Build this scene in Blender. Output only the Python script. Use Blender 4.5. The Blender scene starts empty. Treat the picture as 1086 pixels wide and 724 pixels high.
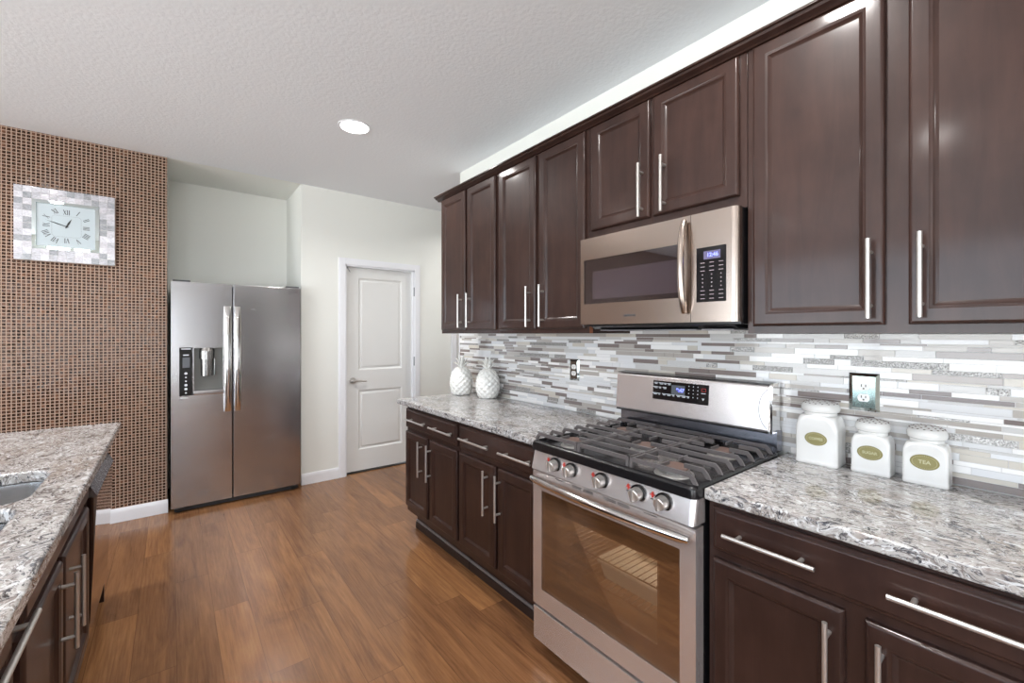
import bpy, bmesh, math, random
from mathutils import Vector, Matrix
random.seed(7)
SC = bpy.context.scene
COL = SC.collection
PI = math.pi
# ------------------------------------------------------------------ camera
W_PX, H_PX = 1086, 724
F_PX, HZ = 460.0, 353.5
cam_d = bpy.data.cameras.new('camera')
cam = bpy.data.objects.new('camera', cam_d); COL.objects.link(cam)
cam_d.sensor_width = 36.0
cam_d.lens = F_PX / W_PX * 36.0
cam_d.shift_y = (HZ - H_PX / 2) / W_PX
cam_d.clip_start = 0.02
cam.location = (0, 0, 1.385)
cam.rotation_euler = (PI / 2, 0, -math.atan(361 / 460.0))
SC.camera = cam
# ------------------------------------------------------------------ world, light, exposure
SC.view_settings.view_transform = 'Standard'
SC.view_settings.look = 'None'
SC.view_settings.gamma = 1
SC.view_settings.use_curve_mapping = False
SC.view_settings.exposure = 0.06
world = bpy.data.worlds.new('daylight'); SC.world = world
world.use_nodes = True
bg = world.node_tree.nodes['Background']
_nt = world.node_tree                      # blue-white sky above, bright ground glow below, made up to lift the ceiling
_g = _nt.nodes.new('ShaderNodeNewGeometry'); _s = _nt.nodes.new('ShaderNodeSeparateXYZ'); _r = _nt.nodes.new('ShaderNodeValToRGB')
_m = _nt.nodes.new('ShaderNodeMath'); _m.operation = 'MULTIPLY_ADD'; _m.inputs[1].default_value = .5; _m.inputs[2].default_value = .5
_tc = _nt.nodes.new('ShaderNodeTexCoord')
_nt.links.new(_tc.outputs['Generated'], _s.inputs[0]); _nt.links.new(_s.outputs[2], _m.inputs[0]); _nt.links.new(_m.outputs[0], _r.inputs[0])
_e = _r.color_ramp.elements
_e[0].position = .47; _e[0].color = (1.0, 1.02, 1.03, 1); _e[1].position = .53; _e[1].color = (.47, .54, .63, 1)
_nt.links.new(_r.outputs[0], bg.inputs[0])
bg.inputs[1].default_value = 10.0
CEIL = 2.75
FLOOR_X0, FLOOR_X1, FLOOR_Y0, FLOOR_Y1 = -4.2, 4.4, -4.4, 4.95
ADDED_WIN_REAR = [(-2.9, -1.5, 0.05, 2.25), (-1.3, -0.3, 0.05, 2.25), (0.42, 0.60, 0.3, 2.3)]       # x0,x1,z0,z1 in the rear wall; unseen, added for daylight and reflections
WIN_LEFT = [(-3.6, -0.6, 0.1, 2.5), (0.0, 3.4, 0.1, 2.5)]              # y0,y1,z0,z1 in the left wall; unseen, enlarged to brighten the ceiling
def area_portal(name, loc, rot, sx, sy):
    l = bpy.data.lights.new(name, 'AREA'); l.shape = 'RECTANGLE'; l.size = sx; l.size_y = sy
    l.cycles.is_portal = True
    o = bpy.data.objects.new(name, l); COL.objects.link(o); o.location = loc; o.rotation_euler = rot
for (a, b, c_, d) in ADDED_WIN_REAR:
    area_portal('window_daylight', ((a + b) / 2, FLOOR_Y0 - 0.02, (c_ + d) / 2), (PI / 2, 0, 0), b - a, d - c_)
for (a, b, c_, d) in WIN_LEFT:
    area_portal('window_daylight', (FLOOR_X0 - 0.02, (a + b) / 2, (c_ + d) / 2), (PI / 2, 0, -PI / 2), b - a, d - c_)
DOWN_W = 14.0
DOWNLIGHTS = [(0.952, 2.90), (0.95, 0.55), (-0.86, 3.10), (-0.95, 0.55), (0.95, -1.9), (-1.8, -0.9), (2.9, 3.6), (-2.6, 2.2)]  # first in view, next pair read from highlights; the rest added for light

# ------------------------------------------------------------------ materials
def new_mat(name):
    m = bpy.data.materials.new(name); m.use_nodes = True
    nt = m.node_tree; return m, nt, nt.nodes['Principled BSDF']
def srgb(r, g, b):
    f = lambda v: (v / 255 / 12.92) if v / 255 <= .04045 else ((v / 255 + .055) / 1.055) ** 2.4
    return (f(r), f(g), f(b), 1)
def pbr(name, col, rough=.5, metal=0, coat=0, coat_r=.1, spec=.5, emit=None, es=0, aniso=0):
    m, nt, p = new_mat(name)
    p.inputs['Base Color'].default_value = col
    p.inputs['Roughness'].default_value = rough
    p.inputs['Metallic'].default_value = metal
    p.inputs['Coat Weight'].default_value = coat
    p.inputs['Coat Roughness'].default_value = coat_r
    p.inputs['Specular IOR Level'].default_value = spec
    p.inputs['Anisotropic'].default_value = aniso
    if emit: p.inputs['Emission Color'].default_value = emit; p.inputs['Emission Strength'].default_value = es
    return m
def N(nt, t, **kw):
    n = nt.nodes.new(t)
    for k, v in kw.items(): setattr(n, k, v)
    return n
def mapping(nt, scale=(1, 1, 1), rot=(0, 0, 0)):
    tc = N(nt, 'ShaderNodeTexCoord'); mp = N(nt, 'ShaderNodeMapping')
    mp.inputs['Scale'].default_value = scale; mp.inputs['Rotation'].default_value = rot
    g = N(nt, 'ShaderNodeNewGeometry')
    nt.links.new(g.outputs['Position'], mp.inputs['Vector'])
    return mp.outputs[0]
def noise(nt, vec, scale, detail=3, rough=.5, dist=0):
    n = N(nt, 'ShaderNodeTexNoise'); nt.links.new(vec, n.inputs['Vector'])
    n.inputs['Scale'].default_value = scale; n.inputs['Detail'].default_value = detail
    n.inputs['Roughness'].default_value = rough; n.inputs['Distortion'].default_value = dist
    return n
def ramp(nt, fac, stops, mode='LINEAR'):
    r = N(nt, 'ShaderNodeValToRGB'); r.color_ramp.interpolation = mode
    el = r.color_ramp.elements
    el[0].position, el[0].color = stops[0]; el[1].position, el[1].color = stops[-1]
    for p, c in stops[1:-1]:
        e = el.new(p); e.color = c
    nt.links.new(fac, r.inputs[0]); return r.outputs[0]
def mix(nt, fac, a, b, mode='MIX'):
    m = N(nt, 'ShaderNodeMix', data_type='RGBA', blend_type=mode)
    for s, v in ((m.inputs[0], fac), (m.inputs[6], a), (m.inputs[7], b)):
        if hasattr(v, 'is_output') or isinstance(v, bpy.types.NodeSocket): nt.links.new(v, s)
        else: s.default_value = v
    return m.outputs[2]
def bump(nt, p, h, strength, dist=.01):
    b = N(nt, 'ShaderNodeBump'); b.inputs['Strength'].default_value = strength; b.inputs['Distance'].default_value = dist
    nt.links.new(h, b.inputs['Height']); nt.links.new(b.outputs[0], p.inputs['Normal'])
    return b
def mathn(nt, op, a, b=None, c=None):
    m = N(nt, 'ShaderNodeMath', operation=op)
    for i, v in enumerate((a, b, c)):
        if v is None: continue
        if isinstance(v, (int, float)): m.inputs[i].default_value = v
        else: nt.links.new(v, m.inputs[i])
    return m.outputs[0]

def paint(name, col, sc=90, st=.12, rough=.55):
    m, nt, p = new_mat(name)
    p.inputs['Base Color'].default_value = col; p.inputs['Roughness'].default_value = rough
    n = noise(nt, mapping(nt), sc, 2, .5)
    bump(nt, p, n.outputs[0], st, .004)
    return m
M_WALL = paint('wall_paint', srgb(234, 235, 230), 140, .06)
M_CEIL = paint('ceiling_texture', srgb(236, 239, 243), 55, .4, .8)
M_TRIM = pbr('white_trim', srgb(238, 239, 243), .35)
M_DOOR = pbr('white_door_paint', srgb(226, 226, 224), .4)

def wood_floor():
    m, nt, p = new_mat('wood_floor')
    g = N(nt, 'ShaderNodeNewGeometry'); sep = N(nt, 'ShaderNodeSeparateXYZ'); nt.links.new(g.outputs['Position'], sep.inputs[0])
    PW, PL = 0.149, 1.22
    xs = mathn(nt, 'DIVIDE', mathn(nt, 'ADD', sep.outputs[0], 10.0 - .017 + .132), PW)
    row = mathn(nt, 'FLOOR', xs)
    wn = N(nt, 'ShaderNodeTexWhiteNoise', noise_dimensions='1D'); nt.links.new(row, wn.inputs['W'])
    ys = mathn(nt, 'ADD', mathn(nt, 'DIVIDE', mathn(nt, 'ADD', sep.outputs[1], 20.), PL), mathn(nt, 'MULTIPLY', wn.outputs['Value'], 5.0))
    colm = mathn(nt, 'FLOOR', ys)
    cb = N(nt, 'ShaderNodeCombineXYZ'); nt.links.new(row, cb.inputs[0]); nt.links.new(colm, cb.inputs[1])
    w2 = N(nt, 'ShaderNodeTexWhiteNoise', noise_dimensions='3D'); nt.links.new(cb.outputs[0], w2.inputs['Vector'])
    # grain coordinates, shifted per plank
    sv = N(nt, 'ShaderNodeVectorMath', operation='SCALE'); nt.links.new(w2.outputs['Color'], sv.inputs[0]); sv.inputs['Scale'].default_value = 30
    av = N(nt, 'ShaderNodeVectorMath', operation='ADD'); nt.links.new(g.outputs['Position'], av.inputs[0]); nt.links.new(sv.outputs[0], av.inputs[1])
    mp = N(nt, 'ShaderNodeMapping'); mp.inputs['Scale'].default_value = (7, 0.9, 1); nt.links.new(av.outputs[0], mp.inputs[0])
    n1 = noise(nt, mp.outputs[0], 1.3, 5, .6, 1.6)
    mp2 = N(nt, 'ShaderNodeMapping'); mp2.inputs['Scale'].default_value = (60, 2.5, 1); nt.links.new(av.outputs[0], mp2.inputs[0])
    n2 = noise(nt, mp2.outputs[0], 2.0, 4, .6, .4)
    c1 = ramp(nt, n1.outputs[0], [(.25, srgb(92, 60, 40)), (.42, srgb(128, 88, 56)), (.6, srgb(147, 104, 66)), (.8, srgb(166, 121, 78))])
    c2 = mix(nt, .36, c1, ramp(nt, n2.outputs[0], [(.3, srgb(78, 52, 38)), (.7, srgb(150, 112, 82))]))
    tone = ramp(nt, w2.outputs['Value'], [(0, (.86, .83, .84, 1)), (.5, (1.06, 1.04, 1.02, 1)), (1, (1.26, 1.22, 1.14, 1))])
    c3 = mix(nt, 1.0, c2, tone, 'MULTIPLY')
    fx = mathn(nt, 'FRACT', xs); fy = mathn(nt, 'FRACT', ys)
    ex = mathn(nt, 'MINIMUM', fx, mathn(nt, 'SUBTRACT', 1, fx)); ey = mathn(nt, 'MINIMUM', fy, mathn(nt, 'SUBTRACT', 1, fy))
    sx = mathn(nt, 'LESS_THAN', ex, .008); sy = mathn(nt, 'LESS_THAN', ey, .0012)
    seam = mathn(nt, 'MAXIMUM', sx, sy)
    c4 = mix(nt, mathn(nt, 'MULTIPLY', seam, .45), c3, srgb(60, 38, 26))
    nt.links.new(c4, p.inputs['Base Color'])
    p.inputs['Roughness'].default_value = .22
    p.inputs['Specular IOR Level'].default_value = .5
    bump(nt, p, n2.outputs[0], .04, .003)
    return m
M_FLOOR = wood_floor()

def espresso():
    m, nt, p = new_mat('espresso_wood')
    n = noise(nt, mapping(nt, (9, 9, 1.2)), 2.2, 5, .6, .6)
    n2 = noise(nt, mapping(nt, (1, 1, 1)), 5, 3, .6)
    c = ramp(nt, n.outputs[0], [(.3, srgb(42, 27, 24)), (.7, srgb(62, 42, 36))])
    c = mix(nt, .35, c, ramp(nt, n2.outputs[0], [(.35, srgb(40, 26, 23)), (.65, srgb(66, 46, 40))]))
    nt.links.new(c, p.inputs['Base Color'])
    p.inputs['Roughness'].default_value = .42; p.inputs['Specular IOR Level'].default_value = .2
    p.inputs['Coat Weight'].default_value = .42; p.inputs['Coat Roughness'].default_value = .13
    return m
M_CAB = espresso()
M_CABIN = pbr('cabinet_shadow_side', srgb(46, 33, 30), .5)  # plain dark brown for the shoe moulding
M_RAW = pbr('raw_frame_edge', srgb(140, 84, 56), .6)

def granite():
    m, nt, p = new_mat('granite')
    v = mapping(nt, (1, .62, 1), (0, 0, .5))
    w = noise(nt, v, 9, 3, .6, .8)
    wv = mix(nt, .12, v, w.outputs['Color'])
    a = noise(nt, wv, 36, 6, .72, 1.5)
    b = noise(nt, v, 6, 4, .6, .6)
    base = ramp(nt, b.outputs[0], [(.3, srgb(158, 148, 140)), (.5, srgb(188, 186, 184)), (.7, srgb(166, 163, 160))])
    dark = ramp(nt, a.outputs[0], [(.42, (1, 1, 1, 1)), (.47, (0, 0, 0, 1))])
    c = mix(nt, dark, base, srgb(84, 84, 88))
    mid = noise(nt, wv, 80, 4, .7, .8)
    md = ramp(nt, mid.outputs[0], [(.40, (.8, .8, .8, 1)), (.50, (0, 0, 0, 1))])
    c = mix(nt, md, c, srgb(122, 112, 108))
    hi = noise(nt, wv, 46, 5, .68, 1.6)
    hm = ramp(nt, hi.outputs[0], [(.54, (0, 0, 0, 1)), (.60, (.85, .85, .85, 1))])
    c = mix(nt, hm, c, srgb(222, 224, 226))
    dk = noise(nt, wv, 28, 6, .75, 2.0)
    dm = ramp(nt, dk.outputs[0], [(.57, (0, 0, 0, 1)), (.61, (.95, .95, .95, 1))])
    c = mix(nt, dm, c, srgb(38, 42, 50))
    nt.links.new(c, p.inputs['Base Color'])
    p.inputs['Roughness'].default_value = .09
    return m
M_GRAN = granite()

def mosaic():
    m, nt, p = new_mat('copper_mosaic')
    g = N(nt, 'ShaderNodeNewGeometry'); sep = N(nt, 'ShaderNodeSeparateXYZ'); nt.links.new(g.outputs['Position'], sep.inputs[0])
    P = .0222
    hx = mathn(nt, 'DIVIDE', mathn(nt, 'ADD', mathn(nt, 'ADD', sep.outputs[0], sep.outputs[1]), 20 + .0), P)
    hz = mathn(nt, 'DIVIDE', mathn(nt, 'ADD', sep.outputs[2], 10), P)
    cb = N(nt, 'ShaderNodeCombineXYZ'); nt.links.new(mathn(nt, 'FLOOR', hx), cb.inputs[0]); nt.links.new(mathn(nt, 'FLOOR', hz), cb.inputs[1])
    wn = N(nt, 'ShaderNodeTexWhiteNoise', noise_dimensions='3D'); nt.links.new(cb.outputs[0], wn.inputs['Vector'])
    tile = ramp(nt, wn.outputs['Value'], [(0, srgb(14, 10, 9)), (.45, srgb(32, 20, 17)), (.7, srgb(50, 32, 26)), (.88, srgb(72, 48, 38)), (1, srgb(104, 72, 56))])
    sp = noise(nt, mapping(nt), 130, 3, .7)
    tile = mix(nt, ramp(nt, sp.outputs[0], [(.48, (0, 0, 0, 1)), (.66, (.75, .75, .75, 1))]), tile, srgb(150, 108, 84))
    fx = mathn(nt, 'FRACT', hx); fz = mathn(nt, 'FRACT', hz)
    ex = mathn(nt, 'MINIMUM', fx, mathn(nt, 'SUBTRACT', 1, fx)); ez = mathn(nt, 'MINIMUM', fz, mathn(nt, 'SUBTRACT', 1, fz))
    e = mathn(nt, 'MINIMUM', ex, ez)
    gr = mathn(nt, 'LESS_THAN', e, .12)
    c = mix(nt, gr, tile, srgb(172, 148, 132))
    nt.links.new(c, p.inputs['Base Color'])
    nt.links.new(mathn(nt, 'ADD', mathn(nt, 'MULTIPLY', gr, .5), .12), p.inputs['Roughness'])
    p.inputs['Specular IOR Level'].default_value = .16
    # each glass tile sits at its own slight tilt
    cs = N(nt, 'ShaderNodeVectorMath', operation='SUBTRACT'); nt.links.new(wn.outputs['Color'], cs.inputs[0]); cs.inputs[1].default_value = (.5, .5, .5)
    sc = N(nt, 'ShaderNodeVectorMath', operation='SCALE'); nt.links.new(cs.outputs[0], sc.inputs[0]); sc.inputs['Scale'].default_value = .08
    ad = N(nt, 'ShaderNodeVectorMath', operation='ADD'); nt.links.new(g.outputs['Normal'], ad.inputs[0]); nt.links.new(sc.outputs[0], ad.inputs[1])
    nm = N(nt, 'ShaderNodeVectorMath', operation='NORMALIZE'); nt.links.new(ad.outputs[0], nm.inputs[0])
    b = N(nt, 'ShaderNodeBump'); b.inputs['Strength'].default_value = .5; b.inputs['Distance'].default_value = .002
    nt.links.new(mathn(nt, 'SUBTRACT', 1, gr), b.inputs['Height']); nt.links.new(nm.outputs[0], b.inputs['Normal'])
    nt.links.new(b.outputs[0], p.inputs['Normal'])
    return m
M_MOS = mosaic()

def steel(name, col, rough, brush=(1, 1, 60), st=.04, metal=1.0):
    m, nt, p = new_mat(name)
    p.inputs['Base Color'].default_value = col; p.inputs['Metallic'].default_value = metal
    p.inputs['Roughness'].default_value = rough
    return m
M_FRIDGE = steel('brushed_steel_fridge', srgb(188, 186, 188), .19, (1, 1, 8), .004)
M_STEEL = steel('brushed_steel', srgb(222, 215, 213), .24, (1, 1, 50), .004, .74)
M_STEELMW = steel('microwave_steel', srgb(176, 162, 152), .24, (1, 1, 50), .004)
M_POL = pbr('polished_steel', srgb(222, 220, 218), .1, 1)
M_NICK = pbr('brushed_nickel', srgb(206, 202, 198), .3, .8)
M_BLACK = pbr('black_enamel', srgb(24, 23, 25), .22)
M_BLKMAT = pbr('black_plastic', srgb(22, 22, 24), .5)
M_GLASSBLK = pbr('black_glass', srgb(22, 21, 24), .07)
M_IRON = pbr('cast_iron', srgb(112, 107, 107), .33, .35)
M_BURN = pbr('burner_aluminium', srgb(190, 188, 186), .35, .8)
M_CAP = pbr('burner_cap', srgb(118, 96, 88), .5)
M_CERAM = pbr('white_ceramic', srgb(244, 243, 238), .14, coat=.4, coat_r=.05)
M_CAN = pbr('cream_white_ceramic', srgb(232, 231, 228), .16, coat=.4, coat_r=.05)
M_HOLE = pbr('pierced_brown', srgb(92, 62, 48), .6)
M_BRASS = pbr('olive_brass_plate', srgb(146, 138, 92), .45, .3)
M_BRASS2 = pbr('pale_raised_brass', srgb(196, 192, 156), .4, .3)
M_WHITEP = pbr('white_plastic', srgb(240, 240, 238), .3)
M_DARKSLOT = pbr('dark_slot', srgb(40, 36, 34), .6)
M_MIRROR = pbr('mirror_glass', srgb(215, 225, 225), .03, 1)
M_BROWNMIR = pbr('bronze_mirror', srgb(120, 108, 98), .15, .7)  # brown-tinted mirror cover plate
M_GREYMET = pbr('grey_metal', srgb(150, 152, 156), .4, .6)
M_TRIMGREY = pbr('grey_strip', srgb(140, 138, 142), .35, .3)
M_LCD = pbr('lcd_grey', srgb(92, 96, 102), .2)
M_LEDB = pbr('blue_led', srgb(90, 100, 255), .4, emit=srgb(120, 130, 255), es=2.2)
M_PRINT = pbr('printed_marks', srgb(205, 208, 214), .5)
M_PRINTD = pbr('dark_print', srgb(70, 70, 74), .5)
M_RED = pbr('red_print', srgb(205, 60, 50), .5)
M_OVENIN = pbr('oven_enamel', srgb(140, 122, 106), .5)
M_DISH = pbr('stoneware', srgb(226, 220, 204), .35)
M_LAMP = pbr('lamp_lens', (1, 1, 1, 1), .5, emit=(1, .98, .96, 1), es=14)
M_GROUT = pbr('grout', srgb(214, 212, 210), .7)

def glass_mix(name, refl_col, tint, fac, rough=.02):
    m, nt, p = new_mat(name); nt.nodes.remove(p)
    out = nt.nodes['Material Output']
    gl = N(nt, 'ShaderNodeBsdfGlossy'); gl.inputs[0].default_value = refl_col; gl.inputs['Roughness'].default_value = rough
    tr = N(nt, 'ShaderNodeBsdfTransparent'); tr.inputs[0].default_value = tint
    mx = N(nt, 'ShaderNodeMixShader')
    lw = N(nt, 'ShaderNodeLayerWeight'); lw.inputs[0].default_value = .25
    f = mathn(nt, 'ADD', mathn(nt, 'MULTIPLY', lw.outputs['Fresnel'], .6), fac)
    nt.links.new(f, mx.inputs[0]); nt.links.new(tr.outputs[0], mx.inputs[1]); nt.links.new(gl.outputs[0], mx.inputs[2])
    nt.links.new(mx.outputs[0], out.inputs[0]); return m
M_OVGLASS = glass_mix('oven_window_glass', (.95, .92, .9, 1), (.86, .84, .82, 1), .32)
M_MWGLASS = glass_mix('microwave_glass', (.9, .88, .9, 1), (.72, .7, .72, 1), .12)
M_CLEAR = glass_mix('clear_glass', (1, 1, 1, 1), (.97, .98, .98, 1), .03)

# ------------------------------------------------------------------ mesh helper
class MB:
    def __init__(s): s.v = []; s.f = []; s.fm = []; s.mi = 0; s.M = None
    def mat(s, i): s.mi = i; return s
    def frame(s, o, a, b, c):
        s.M = Matrix(((a[0], b[0], c[0], o[0]), (a[1], b[1], c[1], o[1]), (a[2], b[2], c[2], o[2]), (0, 0, 0, 1))); return s
    def add(s, vs, fs):
        n = len(s.v)
        for p in vs:
            p = Vector(p)
            s.v.append(s.M @ p if s.M else p)
        for f in fs: s.f.append([i + n for i in f]); s.fm.append(s.mi)
        return s
    def box(s, x0, x1, y0, y1, z0, z1, bev=0):
        if x0 > x1: x0, x1 = x1, x0
        if y0 > y1: y0, y1 = y1, y0
        if z0 > z1: z0, z1 = z1, z0
        if bev <= 0:
            vs = [(x, y, z) for x in (x0, x1) for y in (y0, y1) for z in (z0, z1)]
            return s.add(vs, [(0, 1, 3, 2), (4, 6, 7, 5), (0, 4, 5, 1), (2, 3, 7, 6), (0, 2, 6, 4), (1, 5, 7, 3)])
        bev = min(bev, .49 * (x1 - x0), .49 * (y1 - y0), .49 * (z1 - z0))
        bm = bmesh.new(); bmesh.ops.create_cube(bm, size=1)
        for v in bm.verts: v.co = Vector(((x0 + x1) / 2 + v.co.x * (x1 - x0), (y0 + y1) / 2 + v.co.y * (y1 - y0), (z0 + z1) / 2 + v.co.z * (z1 - z0)))
        bmesh.ops.bevel(bm, geom=list(bm.edges), offset=bev, segments=2, affect='EDGES', profile=.5)
        bm.verts.index_update()
        s.add([v.co.copy() for v in bm.verts], [[v.index for v in f.verts] for f in bm.faces]); bm.free(); return s
    def loft(s, rings, close=True, cap=True):
        n = len(rings[0]); vs = [p for r in rings for p in r]; fs = []
        for i in range(len(rings) - 1):
            for j in range(n if close else n - 1):
                k = (j + 1) % n
                fs.append((i * n + j, i * n + k, (i + 1) * n + k, (i + 1) * n + j))
        if cap and close:
            fs.append(list(range(n))[::-1]); fs.append([(len(rings) - 1) * n + j for j in range(n)])
        return s.add(vs, fs)
    def cyl(s, p0, p1, r, seg=16, r2=None):
        return s.tube([p0, p1], [r, r if r2 is None else r2], seg)
    def tube(s, pts, r, seg=12, flat=1.0, up=None):
        pts = [Vector(p) for p in pts]; n = len(pts); rings = []
        rs = r if isinstance(r, (list, tuple)) else [r] * n
        t0 = (pts[1] - pts[0]).normalized()
        u = Vector(up) if up else (Vector((0, 0, 1)) if abs(t0.z) < .9 else Vector((1, 0, 0)))
        for i in range(n):
            t = (pts[min(i + 1, n - 1)] - pts[max(i - 1, 0)]).normalized()
            a = t.cross(u).normalized(); b = a.cross(t).normalized()
            rings.append([pts[i] + a * (math.cos(2 * PI * k / seg) * rs[i]) + b * (math.sin(2 * PI * k / seg) * rs[i] * flat) for k in range(seg)])
        return s.loft(rings)
    def lathe(s, c, prof, seg=32):
        rings = [[(c[0] + r * math.cos(2 * PI * k / seg), c[1] + r * math.sin(2 * PI * k / seg), c[2] + z) for k in range(seg)] for r, z in prof]
        return s.loft(rings)
    def prism(s, poly, z0, z1):
        return s.loft([[(x, y, z0) for x, y in poly], [(x, y, z1) for x, y in poly]])
    def prismy(s, poly, y0, y1):      # polygon in x,z run along y
        return s.loft([[(x, y0, z) for x, z in poly], [(x, y1, z) for x, z in poly]])
    def rects(s, a0, a1, b0, b1, steps, cap=True):   # nested rectangles: (inset, height)
        rings = [[(a0 + i, b0 + i, h), (a1 - i, b0 + i, h), (a1 - i, b1 - i, h), (a0 + i, b1 - i, h)] for i, h in steps]
        return s.loft(rings, True, cap)
    def obj(s, name, mats, parent=None, smooth=38):
        me = bpy.data.meshes.new(name)
        base = parent_loc(parent)
        me.from_pydata([tuple(p - base) for p in s.v], [], s.f)
        mats = mats if isinstance(mats, (list, tuple)) else [mats]
        for m in mats: me.materials.append(m)
        me.polygons.foreach_set('material_index', s.fm)
        bm = bmesh.new(); bm.from_mesh(me); bmesh.ops.recalc_face_normals(bm, faces=bm.faces); bm.to_mesh(me); bm.free()
        me.shade_smooth(); me.set_sharp_from_angle(angle=math.radians(smooth))
        o = bpy.data.objects.new(name, me); COL.objects.link(o)
        if parent: o.parent = parent
        wn = o.modifiers.new('weighted_normal', 'WEIGHTED_NORMAL'); wn.keep_sharp = True; wn.weight = 80
        return o
def parent_loc(p):
    v = Vector((0, 0, 0))
    while p: v += p.location; p = p.parent
    return v
def thing(name, label, cat, loc, group=None):
    o = bpy.data.objects.new(name, None); COL.objects.link(o); o.location = loc
    o['label'] = label; o['category'] = cat
    if group: o['group'] = group
    return o
def tag(o, label, cat, group=None):
    o['label'] = label; o['category'] = cat
    if group: o['group'] = group
    return o
def struct(o): o['kind'] = 'structure'; return o
RF = lambda X: ((X, 0, 0), (0, -1, 0), (0, 0, 1), (-1, 0, 0))     # faces -x; a = -y
BF = lambda Y: ((0, Y, 0), (1, 0, 0), (0, 0, 1), (0, -1, 0))      # faces -y; a = x
LF = lambda X: ((X, 0, 0), (0, 1, 0), (0, 0, 1), (1, 0, 0))       # faces +x; a = y
def text_mesh(txt, size, bold=0.0):
    cu = bpy.data.curves.new('lettering', 'FONT'); cu.body = txt; cu.size = size; cu.align_x = 'CENTER'; cu.align_y = 'CENTER'
    cu.extrude = .0003; cu.offset = bold
    to = bpy.data.objects.new('lettering', cu); COL.objects.link(to)
    dg = bpy.context.evaluated_depsgraph_get(); dg.update()
    me = bpy.data.meshes.new_from_object(to.evaluated_get(dg))
    vs = [v.co.copy() for v in me.vertices]; fs = [list(p.vertices) for p in me.polygons]
    bpy.data.objects.remove(to); bpy.data.curves.remove(cu); bpy.data.meshes.remove(me)
    return vs, fs
def text_on(name, txt, size, fr, a, b, h, mat, parent, bold=0.0):
    vs, fs = text_mesh(txt, size, bold)
    mb = MB().frame(*fr); mb.add([(v.x + a, v.y + b, h + v.z) for v in vs], fs)
    return mb.obj(name, mat, parent)

# ------------------------------------------------------------------ room
YW = 4.305       # far wall plane
XW = 1.93        # right wall plane
struct(MB().box(FLOOR_X0 - .1, FLOOR_X1 + .1, FLOOR_Y0 - .1, FLOOR_Y1 + .1, -.1, 0).obj('floor', M_FLOOR))
struct(MB().box(FLOOR_X0 - .1, FLOOR_X1 + .1, FLOOR_Y0 - .1, YW, CEIL, CEIL + .1).obj('ceiling', M_CEIL))
struct(MB().box(FLOOR_X0 - .1, FLOOR_X1 + .1, YW, FLOOR_Y1 + .1, CEIL, CEIL + .1).obj('ceiling_alcove', M_WALL))
def wall_with_holes(name, fr, a0, a1, z0, z1, holes, t, mat):
    mb = MB().frame(*fr); xs = a0
    for (h0, h1, hz0, hz1) in sorted(holes):
        mb.box(xs, h0, z0, z1, -t, 0)
        if hz0 > z0: mb.box(h0, h1, z0, hz0, -t, 0)
        mb.box(h0, h1, hz1, z1, -t, 0); xs = h1
    mb.box(xs, a1, z0, z1, -t, 0)
    return struct(mb.obj(name, mat))
# rear wall behind the camera faces +y : a = -x
wall_with_holes('wall_rear', ((0, FLOOR_Y0, 0), (-1, 0, 0), (0, 0, 1), (0, 1, 0)), -FLOOR_X1, -FLOOR_X0, 0, CEIL, [(-b, -a, c_, d) for a, b, c_, d in ADDED_WIN_REAR], .1, M_WALL)
wall_with_holes('wall_left', LF(FLOOR_X0), FLOOR_Y0, FLOOR_Y1, 0, CEIL, WIN_LEFT, .1, M_WALL)
struct(MB().box(FLOOR_X1, FLOOR_X1 + .1, FLOOR_Y0, FLOOR_Y1, 0, CEIL).obj('wall_far_right', M_WALL))
wr = struct(MB().box(XW, XW + .12, FLOOR_Y0, 3.175, 0, CEIL).obj('wall_right', M_WALL))
DX0, DX1, DZ = 1.322, 2.048, 2.055
mb = MB().box(.93, DX0, YW, YW + .12, 0, CEIL).box(DX1, FLOOR_X1, YW, YW + .12, 0, CEIL).box(DX0, DX1, YW, YW + .12, DZ, CEIL)
mb.box(.93, 1.03, YW + .12, 4.93, 0, CEIL)
struct(mb.obj('wall_far', M_WALL))
struct(MB().box(-.14, .93, 4.93, 5.03, 0, CEIL).obj('wall_alcove', M_WALL))
mb = MB().mat(0).box(FLOOR_X0, -.026, YW + .002, YW + .12, 0, CEIL).box(-.14, -.026, YW + .12, 4.93, 0, CEIL).mat(1).box(FLOOR_X0, -.026, YW - .006, YW + .002, 0, CEIL)
struct(mb.obj('wall_mosaic', [M_WALL, M_MOS]))
# closet space behind the door stays closed by a back panel
struct(MB().box(DX0 - .1, DX1 + .1, YW + .5, YW + .56, 0, CEIL).obj('wall_closet', M_WALL))
def window(n, fr, w):
    a0, a1, b0, b1 = w
    f = MB().frame(*fr); t = .05
    for (p, q, r, s_) in ((a0, a0 + t, b0, b1), (a1 - t, a1, b0, b1), (a0 + t, a1 - t, b0, b0 + t), (a0 + t, a1 - t, b1 - t, b1), ((a0 + a1) / 2 - .025, (a0 + a1) / 2 + .025, b0 + t, b1 - t)):
        f.box(p, q, r, s_, -.08, -.02, .003)
    o = struct(f.obj('window_%d' % n, M_TRIM))
    struct(MB().frame(*fr).box(a0 + t, a1 - t, b0 + t, b1 - t, -.052, -.046).obj('window_pane', M_CLEAR, o))
k = 0
for a, b, c_, d in ADDED_WIN_REAR: k += 1; window(k, ((0, FLOOR_Y0, 0), (-1, 0, 0), (0, 0, 1), (0, 1, 0)), (-b, -a, c_, d))
for w in WIN_LEFT: k += 1; window(k, LF(FLOOR_X0), w)
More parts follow.
